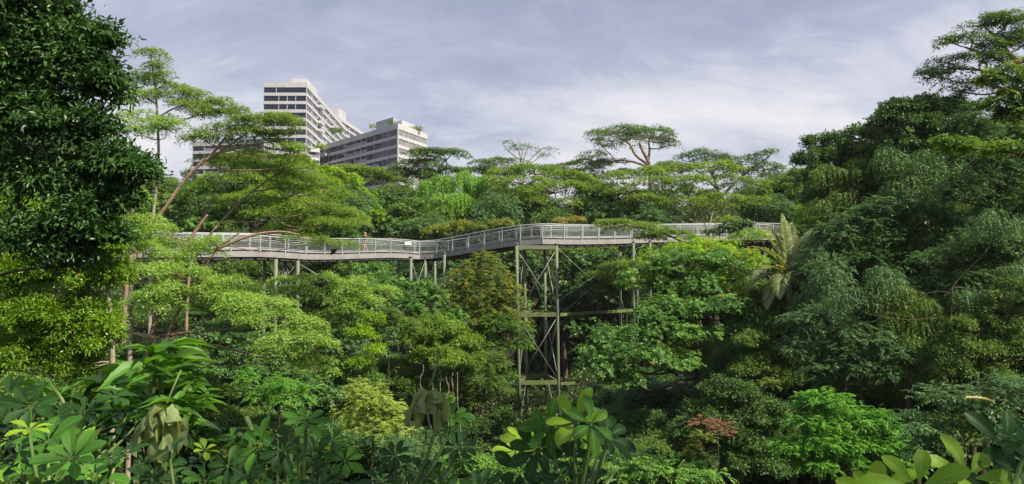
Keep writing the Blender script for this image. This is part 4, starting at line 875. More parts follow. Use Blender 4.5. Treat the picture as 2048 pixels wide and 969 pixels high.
# --- palm
def frond(mb, lv, rng, P0, az, el, L, curl, wl, yl=0, fold=.5):
    d = Vector((math.cos(az) * math.cos(el), math.sin(az) * math.cos(el), math.sin(el))); pts = []; n = 18; p = Vector(P0)
    for i in range(n + 1):
        pts.append(p.copy()); d = (d + Vector((0, 0, -curl / n * (1 + i / n)))).normalized(); p = p + d * (L / n)
    mb.tube(pts, [.045 * (1 - .85 * i / n) for i in range(n + 1)], 5)
    Q = np.array([list(q) for q in pts]); m = 84; s = np.linspace(.12, .99, m); fi = s * n; k = np.minimum(fi.astype(int), n - 1); fr = (fi - k)[:, None]
    P = Q[k] * (1 - fr) + Q[k + 1] * fr; tdir = nrm(Q[k + 1] - Q[k]); side = nrm(np.cross(tdir, UPV) + 1e-4); up = nrm(np.cross(side, tdir))
    for sg in (-1, 1):
        D = side * sg * .8 + tdir * .55 + up * .25 + rng.normal(0, .07, (m, 3)); D[:, 2] -= fold * .5 * s
        lv.append((P, D, up + rng.normal(0, .2, (m, 3)), wl * np.sin(np.pi * (s * .82 + .14)) * rng.uniform(.85, 1.1, m), np.full(m, .085), np.clip(rng.normal(.5, .15, m), 0, .8) + yl))
rng = np.random.default_rng(5)
pc = at(1578, 556, 43); pb_ = Vector((pc.x, pc.y, Hf(pc.x, pc.y)))
palm = thing('palm_tree', pb_, 'feather palm with upright and drooping fronds in front of the right end of the walkway', 'palm')
mb = MB(); mb.tube([pb_ - Vector((0, 0, .3)), pb_.lerp(pc, .5) + Vector((.1, 0, 0)), pc], [.26, .2, .17], 10); mb.build('trunk', BARK['pale'], palm, True)
for az, el, L, curl, wl in ((100, 82, 3.6, .25, .62), (60, 78, 3.4, .6, .6), (140, 76, 3.4, .6, .6), (20, 70, 3.3, .6, .6), (165, 70, 3.4, .6, .6), (-10, 60, 3.2, .9, .62), (190, 60, 3.2, .9, .65), (120, 84, 3.7, .2, .6), (205, 40, 3.1, 1.2, .7), (175, 25, 3.0, 1.4, .7), (235, 35, 2.8, 2.0, .7), (-40, 40, 2.6, 2.0, .6), (210, 5, 2.8, 1.6, .7), (300, 10, 2.2, 1.8, .6), (30, 15, 2.6, 1.7, .6), (90, 30, 2.6, 1.5, .6)):
    mb = MB(); lv = []; frond(mb, lv, rng, pc + Vector((0, 0, .05)), R(az), R(el), L, curl, wl)
    f_ = leaves_mesh('frond', lv, T_RH, LM['palm'], palm, rng); rb = mb.build('rachis', BARK['green'], palm); rb.parent = f_
# --- right hillside
T('umbrella_tree', 'dark flat layered tree reaching in at the top right corner', 'tree', 'flat', 'albizia_dark', 47,
  [(1965, 45, 62, 13), (2020, 35, 50, 12), (2060, 70, 60, 16), (1905, 82, 36, 10), (1945, 80, 50, 12), (2010, 85, 60, 14), (1900, 118, 44, 12), (1960, 118, 56, 12), (1868, 144, 30, 9), (1905, 140, 36, 8), (2020, 125, 50, 12), (1935, 160, 50, 12), (1985, 165, 50, 12), (1920, 178, 40, 9), (2090, 110, 60, 20), (2075, 40, 50, 14)],
  trunk=[[(2120, 420), (2100, 260), (2060, 165), (2020, 110), (1990, 70)], [(2070, 180), (2010, 150), (1950, 138), (1895, 138)], [(2040, 140), (1990, 115), (1930, 95)], [(2080, 200), (2000, 175), (1940, 165)]],
  leaf=(.26, .10), cover=.85, rl=.8, bark='warm', tr=.26, seed=70, twigs=9)
T('yellow_flecked_tree', 'tree with broad leaves and yellow flecks at the right edge below the corner tree', 'tree', 'broad', 'vine', 24,
  [(2020, 150, 26, 14), (2045, 180, 36, 20), (2000, 215, 34, 18), (2040, 230, 40, 24), (1985, 160, 14, 8), (2090, 200, 50, 50)], leaf=(.17, .075), seed=71, tr=.1, trunk=[[(2180, 700), (2150, 400), (2080, 230), (2040, 190)]], lod=1)
T('flat_spray_branch', 'flat blue green leaf spray jutting in from the right edge', 'tree', 'flat', 'midgreen', 22,
  [(1905, 284, 34, 5), (1950, 288, 44, 6), (2005, 292, 50, 8), (2050, 296, 44, 9), (1880, 280, 14, 3)], trunk=[[(2200, 700), (2180, 420), (2090, 320), (2020, 305), (1940, 294)]], leaf=(.14, .055), cover=1.2, rl=.34, bark='warm', seed=72, tr=.06, lod=1)
T('forest_tree', 'tall dark tree with vine clad sides left on the right hill skyline', 'tree', 'fine', 'darkgreen', 52,
  [(1650, 290, 42, 22), (1622, 320, 36, 22), (1680, 320, 44, 30), (1640, 355, 46, 28), (1700, 360, 40, 36), (1655, 400, 50, 30), (1720, 270, 36, 22), (1700, 300, 36, 26), (1690, 430, 50, 34)], leaf=(.26, .11), cover=1.0, seed=73, tr=.3)
T('forest_tree', 'tall vine draped tree with a dark hollow beneath on the right hill skyline', 'tree', 'fine', 'darkgreen', 48,
  [(1800, 222, 46, 22), (1850, 215, 46, 22), (1770, 245, 34, 20), (1830, 255, 60, 30), (1880, 250, 44, 30), (1800, 300, 50, 40), (1860, 310, 50, 44), (1830, 360, 60, 40), (1900, 220, 40, 26), (1790, 355, 40, 40), (1905, 300, 40, 40)], leaf=(.24, .10), cover=1.0, seed=74, tr=.3)
T('sunlit_tree', 'lighter yellow green tree between the two dark trees of the right hill', 'tree', 'fine', 'vine', 50,
  [(1755, 300, 40, 30), (1745, 340, 44, 34), (1770, 380, 44, 30), (1720, 380, 36, 28), (1740, 265, 26, 16)], leaf=(.24, .11), cover=.95, seed=75, tr=.25)
T('forest_tree', 'bluish feathery tree at the right edge below the yellow flecked tree', 'tree', 'feather', 'bluegreen', 40,
  [(1950, 240, 44, 34), (2000, 270, 50, 36), (1940, 310, 50, 36), (2030, 330, 56, 40), (1980, 360, 56, 40), (1930, 390, 50, 36), (2060, 400, 50, 50), (2010, 420, 50, 40), (2080, 280, 50, 50)], leaf=(.2, .075), cover=.9, seed=76, tr=.25)
T('feathery_tree', 'broad blue green feathery tree in the middle of the right hill', 'tree', 'feather', 'bluegreen', 42,
  [(1780, 420, 60, 26), (1730, 445, 56, 26), (1840, 440, 60, 28), (1690, 470, 50, 26), (1770, 480, 60, 30), (1850, 490, 60, 30), (1650, 510, 40, 24), (1710, 520, 56, 30), (1900, 450, 50, 30), (1620, 545, 40, 24), (1660, 555, 44, 26)], leaf=(.2, .07), cover=.95, seed=77, tr=.25)
T('feathery_tree', 'shaded feathery tree hanging over the dark gap on the right hill', 'tree', 'feather', 'bluegreen', 38,
  [(1890, 520, 50, 30), (1930, 560, 44, 30), (1880, 570, 44, 30), (1950, 490, 50, 34), (2000, 500, 50, 40), (1920, 620, 40, 24, 1), (1995, 560, 40, 34), (2050, 520, 50, 50)], leaf=(.19, .07), cover=.95, seed=78, tr=.22)
T('vine_covered_tree', 'column of hanging vines in the dark middle of the right hill', 'tree', 'weep', 'vine', 37,
  [(1830, 610, 40, 30), (1800, 640, 34, 26), (1860, 650, 36, 30), (1820, 690, 40, 34), (1870, 700, 40, 34), (1790, 590, 30, 24)], leaf=(.13, .07), cover=.75, seed=79, tr=.2)
T('feathery_tree', 'blue green feathery tree above the fresh green bush on the right', 'tree', 'feather', 'bluegreen', 37,
  [(1720, 670, 60, 26), (1680, 700, 50, 26), (1770, 710, 50, 28), (1640, 730, 44, 26), (1720, 740, 60, 28), (1590, 700, 36, 24), (1800, 750, 50, 26), (1660, 640, 36, 20), (1610, 640, 40, 24)], leaf=(.18, .065), cover=.95, seed=80, tr=.2)
T('vine_covered_tree', 'vine wrapped tree near the right edge above the pale fern frond', 'tree', 'fine', 'vine', 35,
  [(1960, 650, 44, 34), (2010, 640, 46, 40), (1930, 700, 44, 34), (1990, 710, 50, 34), (2040, 700, 50, 44), (1960, 750, 50, 26), (1900, 730, 36, 30), (2030, 600, 50, 40)], leaf=(.15, .07), cover=1.0, seed=81, tr=.2)
T('layered_shrub_tree', 'shaded leafy tree left of the blue green feathery one near the almond tree base', 'tree', 'fine', 'vine', 41,
  [(1510, 690, 40, 26), (1550, 720, 40, 28), (1500, 740, 40, 28), (1560, 760, 44, 26), (1530, 600, 34, 24, 3), (1570, 600, 36, 30, 3), (1560, 650, 36, 26, 2)], leaf=(.17, .08), cover=1.0, seed=82, tr=.18)
T('fresh_green_bush', 'fresh bright green feathery bush low on the right', 'bush', 'feather', 'brightbush', 31,
  [(1650, 810, 46, 24), (1620, 845, 44, 26), (1690, 840, 50, 28), (1650, 880, 60, 30), (1600, 900, 50, 30), (1710, 900, 56, 30), (1760, 850, 40, 24), (1780, 890, 40, 26), (1660, 930, 70, 30), (1800, 930, 40, 24)], leaf=(.16, .06), cover=1.05, seed=83, tr=.12)
T('dark_tree', 'dark bush covered with small leaves left of the fresh green bush', 'bush', 'fine', 'under', 36,
  [(1480, 800, 50, 30), (1530, 830, 50, 30), (1450, 850, 50, 30), (1510, 880, 60, 34), (1440, 780, 40, 26), (1560, 870, 40, 30), (1400, 830, 40, 26), (1470, 920, 60, 26)], leaf=(.16, .08), cover=1.0, seed=84, tr=.14)
T('dark_tree', 'dark broad leaved tree under the almond tree beside the tower foot', 'tree', 'broad', 'bluegreen', 50,
  [(1190, 800, 40, 26), (1240, 820, 50, 26), (1300, 810, 50, 30), (1350, 790, 44, 30), (1280, 860, 60, 26), (1360, 850, 50, 30), (1210, 860, 50, 22)], leaf=(.2, .09), cover=.9, seed=85, tr=.18)
T('palm_leaved_shrub', 'shrub with long drooping grey green leaflets low at the right edge', 'shrub', 'feather', 'bluegreen', 27,
  [(1880, 800, 44, 22), (1930, 820, 44, 24), (1990, 800, 46, 26), (2030, 780, 40, 30), (1850, 850, 44, 26), (1920, 870, 50, 28), (1990, 860, 50, 30), (1860, 910, 50, 30)], leaf=(.22, .055), cover=.9, seed=86, tr=.08)
T('red_leaved_shrub', 'shrub with reddish brown young leaves low right of centre', 'shrub', 'feather', 'olive', 33,
  [(1415, 850, 24, 12, -1, 'reddish'), (1440, 865, 18, 10, -1, 'reddish'), (1400, 880, 18, 10), (1535, 768, 14, 9, 3), (1390, 905, 14, 8)], leaf=(.15, .055), cover=.6, seed=87, tr=.05)
T('vine_curtain', 'curtain of creepers draped down the left dark skyline tree of the right hill', 'vines', 'weep', 'vine', 49,
  [(1655, 350, 30, 26), (1690, 400, 34, 30), (1640, 420, 30, 26), (1715, 340, 24, 26)], leaf=(.16, .08), cover=.7, seed=101, tr=.08)
T('vine_curtain', 'curtain of creepers draped under the tall vine draped tree of the right hill', 'vines', 'weep', 'darkgreen', 44,
  [(1850, 330, 34, 34), (1810, 380, 40, 34), (1880, 390, 40, 34), (1920, 350, 30, 30), (1780, 320, 30, 30)], leaf=(.16, .08), cover=.7, seed=102, tr=.08)
T('vine_curtain', 'creepers hanging over the slope between the shaded feathery tree and the right edge', 'vines', 'weep', 'bluegreen', 36,
  [(1990, 450, 40, 34), (2040, 560, 40, 40), (1940, 600, 34, 30), (2000, 610, 40, 34), (1760, 560, 40, 30), (1700, 600, 40, 30)], leaf=(.14, .07), cover=.7, seed=103, tr=.08)
# --- valley floor shrubs at the tower foot
T('leafy_bush', 'pale feathery bush covering the foot of the tower', 'bush', 'feather', 'vine', 55,
  [(1060, 880, 40, 20), (1110, 890, 44, 20), (1020, 900, 40, 18), (1080, 860, 22, 10), (1150, 900, 40, 16), (1060, 920, 60, 18)], leaf=(.18, .07), seed=90, tr=.06)
T('leafy_bush', 'dark bush in the hollow left of the tower foot', 'bush', 'fine', 'under', 52,
  [(960, 860, 44, 24), (910, 850, 40, 24), (1000, 840, 30, 18), (940, 900, 60, 24), (870, 880, 50, 26), (980, 900, 40, 20), (880, 820, 34, 20)], leaf=(.2, .09), seed=91, tr=.08)
T('leafy_bush', 'small glowing green weed bush at the bottom edge right of centre', 'bush', 'feather', 'weeds', 27,
  [(1290, 935, 40, 18), (1340, 945, 36, 16), (1250, 950, 36, 16), (1390, 955, 40, 14), (1430, 945, 26, 14)], leaf=(.16, .06), seed=92, tr=.04)
T('leafy_bush', 'row of pale green weeds along the bottom edge in front of the tower foot', 'bush', 'fine', 'weeds', 33,
  [(940, 925, 40, 16), (990, 935, 40, 14), (900, 935, 36, 14), (1180, 940, 40, 14), (1120, 940, 40, 12), (1060, 950, 50, 12)], leaf=(.16, .07), seed=93, tr=.04)
# --- near left
T('glossy_hedge_tree', 'sunlit tree with small glossy yellow green leaves below the dark tree at left', 'tree', 'fine', 'hedge', 19,
  [(60, 430, 60, 40), (20, 480, 60, 50), (110, 490, 60, 40), (170, 520, 50, 40), (215, 500, 36, 30, -.5), (225, 560, 34, 40), (130, 560, 70, 44), (50, 560, 70, 50), (190, 610, 50, 40), (100, 640, 80, 44), (30, 640, 70, 50), (170, 680, 50, 40), (90, 710, 80, 40), (20, 720, 70, 44), (150, 750, 60, 36), (210, 660, 34, 30), (10, 400, 50, 40)],
  trunk=[[(225, 860), (226, 740), (222, 620), (205, 520)]], leaf=(.095, .038), cover=1.25, rl=.42, bark='pale', tr=.10, seed=95, lod=1, twigs=4, kd=.6)
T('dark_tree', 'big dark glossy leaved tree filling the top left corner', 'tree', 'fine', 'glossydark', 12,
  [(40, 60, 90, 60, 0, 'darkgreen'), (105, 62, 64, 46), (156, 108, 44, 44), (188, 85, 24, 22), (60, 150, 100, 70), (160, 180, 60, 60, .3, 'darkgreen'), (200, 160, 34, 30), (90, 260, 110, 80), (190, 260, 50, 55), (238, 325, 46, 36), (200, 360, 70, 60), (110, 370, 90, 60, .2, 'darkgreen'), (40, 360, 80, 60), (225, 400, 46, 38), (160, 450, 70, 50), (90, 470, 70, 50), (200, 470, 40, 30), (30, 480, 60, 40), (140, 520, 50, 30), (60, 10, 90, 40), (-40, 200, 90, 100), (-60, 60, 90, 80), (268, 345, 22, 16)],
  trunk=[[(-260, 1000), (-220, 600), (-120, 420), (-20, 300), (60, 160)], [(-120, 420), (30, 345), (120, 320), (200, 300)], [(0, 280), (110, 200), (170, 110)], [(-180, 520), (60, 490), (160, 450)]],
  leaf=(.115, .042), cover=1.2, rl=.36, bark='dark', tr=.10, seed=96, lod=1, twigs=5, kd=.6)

# ------------------------------------------------------------------ filler woods, each tree its own object with shared crown meshes
SIL = [(-400, 120), (0, 150), (250, 330), (400, 330), (560, 320), (700, 360), (780, 375), (960, 352), (1200, 352), (1500, 352), (1600, 345), (1660, 300), (1800, 235), (2048, 190), (2500, 120)]
FRONT = [(-400, 380), (0, 470), (240, 560), (560, 610), (700, 640), (850, 720), (980, 850), (1180, 850), (1240, 700), (1500, 640), (1600, 560), (1750, 420), (2048, 330), (2500, 250)]
def line_at(L, x): return float(np.interp(x, [p[0] for p in L], [p[1] for p in L]))
def px_of(x, y): return 1024 + F * x / y
def z_at(py, y): return at(1024, py, y).z
variants = []
vr = np.random.default_rng(77)
def make_variant(k, style, mat, leaf, bark, dn=.75):
    """a unit tree about 10 m tall, root at the origin"""
    rng = np.random.default_rng(200 + k); mode, L, W, cv = STYLE[style]; L, W = leaf; lv = []; mb = MB()
    top = Vector((rng.normal(0, .4), rng.normal(0, .4), 7.5)); mb.tube(smooth_line([(0, 0, -1), (rng.normal(0, .3), rng.normal(0, .3), 3), top]), [.15 - .006 * i for i in range(len(smooth_line([(0,0,0),(0,0,3),(0,0,7)])))], 7)
    cs = []
    for i in range(7):
        q = rng.uniform(0, 6.28); rr = rng.uniform(.6, 2.6); z = rng.uniform(4.2, 8.6) if i else 8.4
        cs.append(((rr * math.cos(q), rr * math.sin(q), z), (rng.uniform(1.6, 2.4), rng.uniform(1.6, 2.4), rng.uniform(1.1, 1.7) if mode != 'flat' else .8)))
    for c, r in cs:
        if mode == 'flat': a, C = fol_flat(rng, c, r, L, W, cv * dn)
        else: a, C = fol_lump(rng, c, r, L, W, cv * dn, .75, mode)
        lv += a; limb(mb, rng, Vector((0, 0, c[2] * .55)), c, .11, .04)
    root = empty('forest_tree', (0, 0, 0)); tk = mb.build('trunk', BARK[bark], root, True); cr = leaves_mesh('crown', lv, T_RH, LM[mat], root, rng)
    return root, tk, cr
VAR = [make_variant(0, 'fine', 'darkgreen', (.22, .10), 'dark'), make_variant(1, 'broad', 'midgreen', (.22, .10), 'dark'), make_variant(2, 'flat', 'albizia', (.30, .11), 'dark'), make_variant(3, 'feather', 'bluegreen', (.19, .07), 'dark'), make_variant(4, 'fine', 'vine', (.22, .10), 'dark'), make_variant(5, 'fine', 'midgreen', (.24, .10), 'dark', .10)]  # last variant: sparse crown made to dapple the light on near plants
LABV = ['dark dense leaved forest tree', 'mid green broad leaved forest tree', 'flat layered light green forest tree', 'blue green feathery forest tree', 'vine covered olive green forest tree', 'thin crowned tree']
used = set()
def plant(k, x, y, ztop, where, sx=None):
    g0 = Hf(x, y); hgt = ztop - g0
    if hgt < 1.2: return
    root, tk, cr = VAR[k]
    if k in used:
        nr = dup(root); a = dup(tk, nr); b = dup(cr, nr); root = nr
    used.add(k)
    s = hgt / 9.6; root.location = (x, y, g0); sx = sx or max(.55, min(1.35, s ** .5)) * vr.uniform(.85, 1.2)
    root.scale = (sx, sx, s); root.rotation_euler = (0, 0, vr.uniform(0, 6.28))
    tag(root, LABV[k] + ' ' + where, 'tree', 'forest trees ' + where)
# far slope, row upon row
for yy, cnt in ((86, 20), (97, 22), (110, 22), (126, 22), (145, 20), (168, 18)):
    for j in range(cnt):
        y = yy + vr.uniform(-4, 4); half = .80 * y; x = -half + 2 * half * (j + vr.uniform(.2, .8)) / cnt; px = px_of(x, y)
        lim = line_at(SIL, px) + (8 if yy > 140 else 20) + vr.uniform(0, 60) * (1 if yy < 120 else .5)
        if yy < 92: lim = max(lim, 400)
        plant(int(vr.choice([0, 1, 2, 3, 4], p=[.25, .25, .25, .12, .13])), x, y, z_at(lim, y), 'on the wooded slope behind the walkway')
# both flanks
for j in range(44):
    y = vr.uniform(50, 80); x = vr.uniform(.50, .98) * y * .78; px = px_of(x, y)
    if px < 1620: continue
    plant(int(vr.choice([0, 3, 4])), x, y, z_at(max(line_at(FRONT, px), line_at(SIL, px)) + vr.uniform(0, 90), y), 'on the shaded right hillside')
for j in range(20):
    y = vr.uniform(26, 48); x = -vr.uniform(.55, .98) * y * .75; px = px_of(x, y)
    if px > 380: continue
    plant(int(vr.choice([0, 1, 4])), x, y, z_at(line_at(FRONT, px) + vr.uniform(110, 200), y), 'on the left bank below the walkway')
for j in range(95):
    y = vr.uniform(40, 60); px = vr.uniform(1560, 2150); x = (px - 1024) / F * y
    plant(int(vr.choice([0, 3, 4])), x, y, z_at(float(np.interp(px, [1560, 1700, 2048], [560, 450, 410])) + vr.uniform(0, 320), y), 'on the shaded right hillside', vr.uniform(.5, .9))
# under and before the walkway
for j in range(150):
    y = vr.uniform(38, 72); px = vr.uniform(260, 1640); x = (px - 1024) / F * y
    if 980 < px < 1190 and y > 45: continue
    plant(int(vr.choice([0, 3, 4, 1], p=[.4, .25, .15, .2])), x, y, z_at(line_at(FRONT, px) + vr.uniform(5, 120) + (60 - min(60, y)) * 7, y), 'in the shade of the ravine')
# unseen trees added off frame to shade the near plants
for k, x, y, z in ((5, 4.2, -1.9, 9.5), (0, 17, 1, 14)): plant(k, x, y, EYE + z, 'out of view beside the viewpoint, added to cast shade', .7)
for k, (r_, t_, c_) in enumerate(VAR):
    if k not in used:
        for o in (t_, c_, r_): bpy.data.objects.remove(o)

# ------------------------------------------------------------------ undergrowth, a leafy carpet
rng = np.random.default_rng(9)
def carpet(name, label, cat, mat, n, X, Yr, zlo, zhi, leaf, seed, clump=.9, cond=None):
    rng = np.random.default_rng(seed); K = n // 60; cx = rng.uniform(*X, K); cyv = rng.uniform(*Yr, K)
    if cond is not None: ok = cond(cx, cyv); cx, cyv = cx[ok], cyv[ok]; K = len(cx)
    hz = rng.uniform(zlo, zhi, K); idx = np.repeat(np.arange(K), 60); m = len(idx)
    s = sph(rng, m, -.2); r = clump * rng.uniform(.7, 1.1, m) * rng.uniform(.6, 1.5, K)[idx]
    P = np.stack([cx[idx] + s[:, 0] * r, cyv[idx] + s[:, 1] * r, H(cx, cyv)[idx] + hz[idx] * (.35 + .65 * s[:, 2] * rng.uniform(.6, 1, m))], 1)
    D = s * .7 + rng.normal(0, .5, (m, 3)); U = UPV * .8 + rng.normal(0, .4, (m, 3))
    o = leaves_mesh(name, [(P, D, U, leaf[0] * rng.uniform(.6, 1.3, m), leaf[1] * rng.uniform(.7, 1.2, m), odd(rng, tints(rng, m, rng.uniform(.2, .8, K)[idx])))], T_RH, LM[mat], None, rng)
    return tag(o, label, cat, kind='stuff')
vis = lambda m: (lambda x, y: np.abs(x) < m * y + 4)
carpet('undergrowth', 'dark leafy undergrowth covering the ravine floor and its banks', 'undergrowth', 'under', 260000, (-60, 62), (12, 76), .4, 1.9, (.26, .13), 1, 1.1, vis(.75))
carpet('undergrowth', 'dense low growth under the far slope trees', 'undergrowth', 'darkgreen', 140000, (-90, 90), (74, 140), .6, 2.6, (.45, .22), 2, 1.6, vis(.72))
carpet('weeds', 'light green weeds on the open valley floor at the bottom edge', 'weeds', 'weeds', 60000, (-8, 16), (24, 50), .2, .9, (.16, .07), 3, .7)
# ------------------------------------------------------------------ near umbrella plants
def palmate(lv, pet, rng, hub, face, size, nleaf, mat_t, wscale=1.0, spread=2*math.pi, cup=.25, a0=None):
    """one hand shaped leaf: leaflets round a hub, the leaf plane facing `face`"""
    ax = Vector(face).normalized(); e1 = ax.orthogonal().normalized(); e2 = ax.cross(e1); a0 = rng.uniform(0, 6.28) if a0 is None else a0
    P, D, U, L, W, t = [], [], [], [], [], []
    for k in range(nleaf):
        q = a0 + spread * k / nleaf + rng.normal(0, .07); s = size * (1 - .25 * abs(math.sin((k / nleaf) * math.pi * 2 + 1))) * rng.uniform(.88, 1.08)
        d = e1 * math.cos(q) + e2 * math.sin(q) + ax * (cup + rng.normal(0, .10)); d.normalize(); st = hub + d * s * .16
        pet.tube([hub, st], size * .012, 4)
        P.append(st); D.append(d); U.append(ax + Vector(rng.normal(0, .13, 3).tolist())); L.append(s); W.append(s * .50 * wscale * rng.uniform(.88, 1.08)); t.append(min(.97, max(0, mat_t + rng.normal(0, .18))))
    lv.append((np.array(P), np.array(D), np.array(U), np.array(L), np.array(W), np.array(t)))
def umbrella_plant(label, Y, hubs, foot, seed, mats=('scheff',), lance=False):
    """hubs: (px, py, leaflet px, facing, material index); stems run from the hubs down to the foot"""
    rng = np.random.default_rng(seed); f0 = at(foot[0], foot[1], Y); root = thing('umbrella_plant', (f0.x, f0.y, Hf(f0.x, f0.y)), label, 'plant', 'umbrella plants along the near edge')
    stems = MB(); by = {}; gp = Vector((f0.x, f0.y, Hf(f0.x, f0.y) - .1)); crown = f0.lerp(gp, .25); stems.tube(smooth_line([gp, gp.lerp(f0, .5) + Vector((.03, .02, 0)), f0]), [.022] * len(smooth_line([gp, f0, f0])), 7)
    hubs = list(hubs)
    for hb in list(hubs):
        for _ in range(2):
            if rng.random() < .85: hubs.append((hb[0] + rng.normal(0, 34), hb[1] + 12 + abs(rng.normal(28, 22)), hb[2] * rng.uniform(.4, .75), None, int(rng.choice([0, 0, 1, 2])), rng.uniform(0, .9)))
    for hb in hubs:
        px, py, sz = hb[:3]; py += 14 + (18 if seed in (302, 303, 307) else 0); sz *= .9 if seed in (302, 303, 307) else 1; fc = hb[3] if len(hb) > 3 and hb[3] is not None else (rng.normal(0, .38), -rng.uniform(.05, .65), rng.uniform(.7, 1.1)); mi = hb[4] if len(hb) > 4 else 0; dy = hb[5] if len(hb) > 5 else rng.uniform(-.15, .25)
        y = Y + dy; hub = at(px, py, y); mid = hub.lerp(f0, .45) + Vector((0, 0, -.06))
        stems.tube(smooth_line([f0, mid, hub - Vector((0, 0, .03)), hub]), [.009 - .0004 * i for i in range(len(smooth_line([f0, mid, hub, hub])))], 6)
        if mi == 0 and rng.random() < .35: mi = 2
        palmate(by.setdefault(mi, []), stems, rng, hub, fc, sz * .78 * y / F, int(rng.integers(6, 9)), rng.uniform(.3, .7), cup=rng.uniform(.1, .45))
    stems.build('stem', BARK['green'], root, True)
    for mi, lv in by.items(): leaves_mesh('foliage', lv, T_OBOV, LM[mats[mi]], root, rng, smooth=True)
    return root
S3 = ('scheff', 'scheff_young_lit', 'scheff_shade')
umbrella_plant('umbrella plant with a glowing yellow green top leaf in front of the tower foot', 2.5,
   [(1098, 842, 74, (-.3, -.9, .35), 0, .1), (1150, 832, 84, (-.1, -.75, .7), 1, 0), (1182, 835, 78, (.35, -.7, .65), 0, -.05), (1212, 862, 80, (.5, -.55, .7), 0, .05), (1075, 886, 78, (-.2, -.9, .3), 2, .15), (1142, 905, 62, (.1, -.6, .8), 0, .1), (1170, 868, 50, (.2, -.6, .8), 1, .2), (1120, 945, 66, None, 2), (1180, 950, 60, None, 2), (1040, 930, 66, (0, -.8, .4), 2), (1085, 962, 60, None, 2)], (1150, 1010), 301, S3)
umbrella_plant('umbrella plant with a shrivelled leaf, left of the glowing one', 2.7,
   [(905, 800, 56, (.3, -.6, .75), 0, .05), (915, 862, 62, (.2, -.5, .8), 0, .1), (880, 780, 46, (.3, -.8, .4), 0, .0), (845, 915, 60, None, 2), (960, 945, 66, None, 2), (1010, 955, 60, None, 2), (880, 950, 66, None, 2), (790, 880, 50, (-.2, -.8, .5), 2), (920, 975, 60, None, 0)], (810, 1010), 302, S3)
umbrella_plant('umbrella plant with upright glossy leaves at the bottom, left of centre', 2.6,
   [(612, 815, 66, (.1, -.55, .8), 0, .0), (520, 860, 70, (-.3, -.8, .5), 0), (565, 870, 66, (.2, -.8, .5), 2), (630, 880, 72, (.2, -.7, .6), 2), (690, 890, 60, (.1, -.7, .6), 0), (500, 915, 66, None, 2), (560, 930, 70, None, 0), (640, 940, 70, None, 2), (710, 950, 66, None, 2), (590, 960, 66, None, 0), (470, 950, 66, None, 0), (665, 850, 48, None, 0), (760, 930, 60, None, 2)], (600, 1030), 303, S3)
umbrella_plant('umbrella plant in the bottom left corner with pale variegated young leaves', 2.2,
   [(95, 870, 80, (.0, -.5, .85), 0), (145, 905, 86, (.2, -.55, .8), 0), (45, 905, 70, (-.2, -.6, .8), 0), (35, 950, 66, (.1, -.6, .8), 1), (110, 945, 80, (0, -.5, .85), 0), (190, 940, 80, (.3, -.5, .8), 0), (60, 845, 56, None, 1), (240, 900, 66, None, 2), (130, 975, 80, None, 0), (210, 975, 70, None, 1)], (110, 1080), 304, S3)
umbrella_plant('dark shaded umbrella plant at the left edge with grey sheen', 3.1,
   [(62, 800, 72, (.2, -.75, .5), 2), (20, 780, 66, (.1, -.8, .4), 2), (15, 840, 66, None, 2), (110, 830, 60, None, 2), (170, 810, 60, None, 2), (200, 850, 66, None, 2), (150, 860, 56, None, 2), (250, 830, 66, None, 2), (5, 890, 60, None, 2), (230, 780, 52, None, 2)], (100, 980), 305, S3)
umbrella_plant('umbrella plant with big bright leaves in the bottom right corner', 1.75,
   [(1835, 962, 122, (-.15, -.62, .75), 1, .0), (1935, 944, 124, (.1, -.6, .8), 1, .1), (2012, 885, 112, (.1, -.85, .5), 0, .25), (2035, 930, 100, (.2, -.8, .5), 2, .2), (1755, 985, 104, (-.3, -.6, .7), 1, .1), (2000, 975, 110, None, 2, .1), (1900, 1000, 110, None, 0, 0), (2060, 860, 90, None, 2, .3)], (1950, 1080), 306, S3)
umbrella_plant('low dark umbrella plant between the withered leaf and the bottom edge', 2.4,
   [(300, 930, 70, None, 2), (360, 950, 76, None, 2), (410, 930, 70, None, 0), (270, 965, 70, None, 2), (440, 965, 70, None, 0), (380, 900, 56, None, 2), (330, 970, 66, None, 0), (340, 870, 56, None, 2), (455, 900, 56, (.2, -.7, .6), 0), (410, 870, 46, None, 1)], (370, 1060), 307, S3)
# shrub of long drooping leaves
def lance_shrub(label, Y, hubs, foot, seed, mat, n=11, dens=1):
    rng = np.random.default_rng(seed); f0 = at(foot[0], foot[1], Y); gp = Vector((f0.x, f0.y, Hf(f0.x, f0.y) - .1)); root = thing('drooping_shrub', gp, label, 'shrub')
    st = MB(); st.tube(smooth_line([gp, gp.lerp(f0, .5) + Vector((.05, 0, 0)), f0]), .03, 7); lv = []
    for px, py, sz in hubs:
        y = Y + rng.uniform(-.35, .35); hub = at(px, py, y); st.tube(smooth_line([f0, f0.lerp(hub, .5) + Vector((rng.normal(0, .05), 0, .05)), hub]), [.012] * len(smooth_line([f0, f0, hub])), 6)
        for k in range(n):
            q = rng.uniform(0, 6.28); el = rng.uniform(-.1, .7); d = Vector((math.cos(q), math.sin(q) * .8, el)); s = sz * y / F * rng.uniform(.55, .95); b = hub + Vector((rng.normal(0, .02), rng.normal(0, .02), -rng.uniform(0, .12)))
            lv.append((np.array([b]), np.array([d]), np.array([Vector((0, -.25, 1)) + Vector(rng.normal(0, .25, 3).tolist())]), np.array([s]), np.array([s * rng.uniform(.26, .38)]), np.array([min(.99, max(0, rng.normal(.5, .2)))])))
    st.build('stem', BARK['green'], root, True); leaves_mesh('foliage', lv, T_LANCE, LM[mat], root, rng, smooth=True); return root
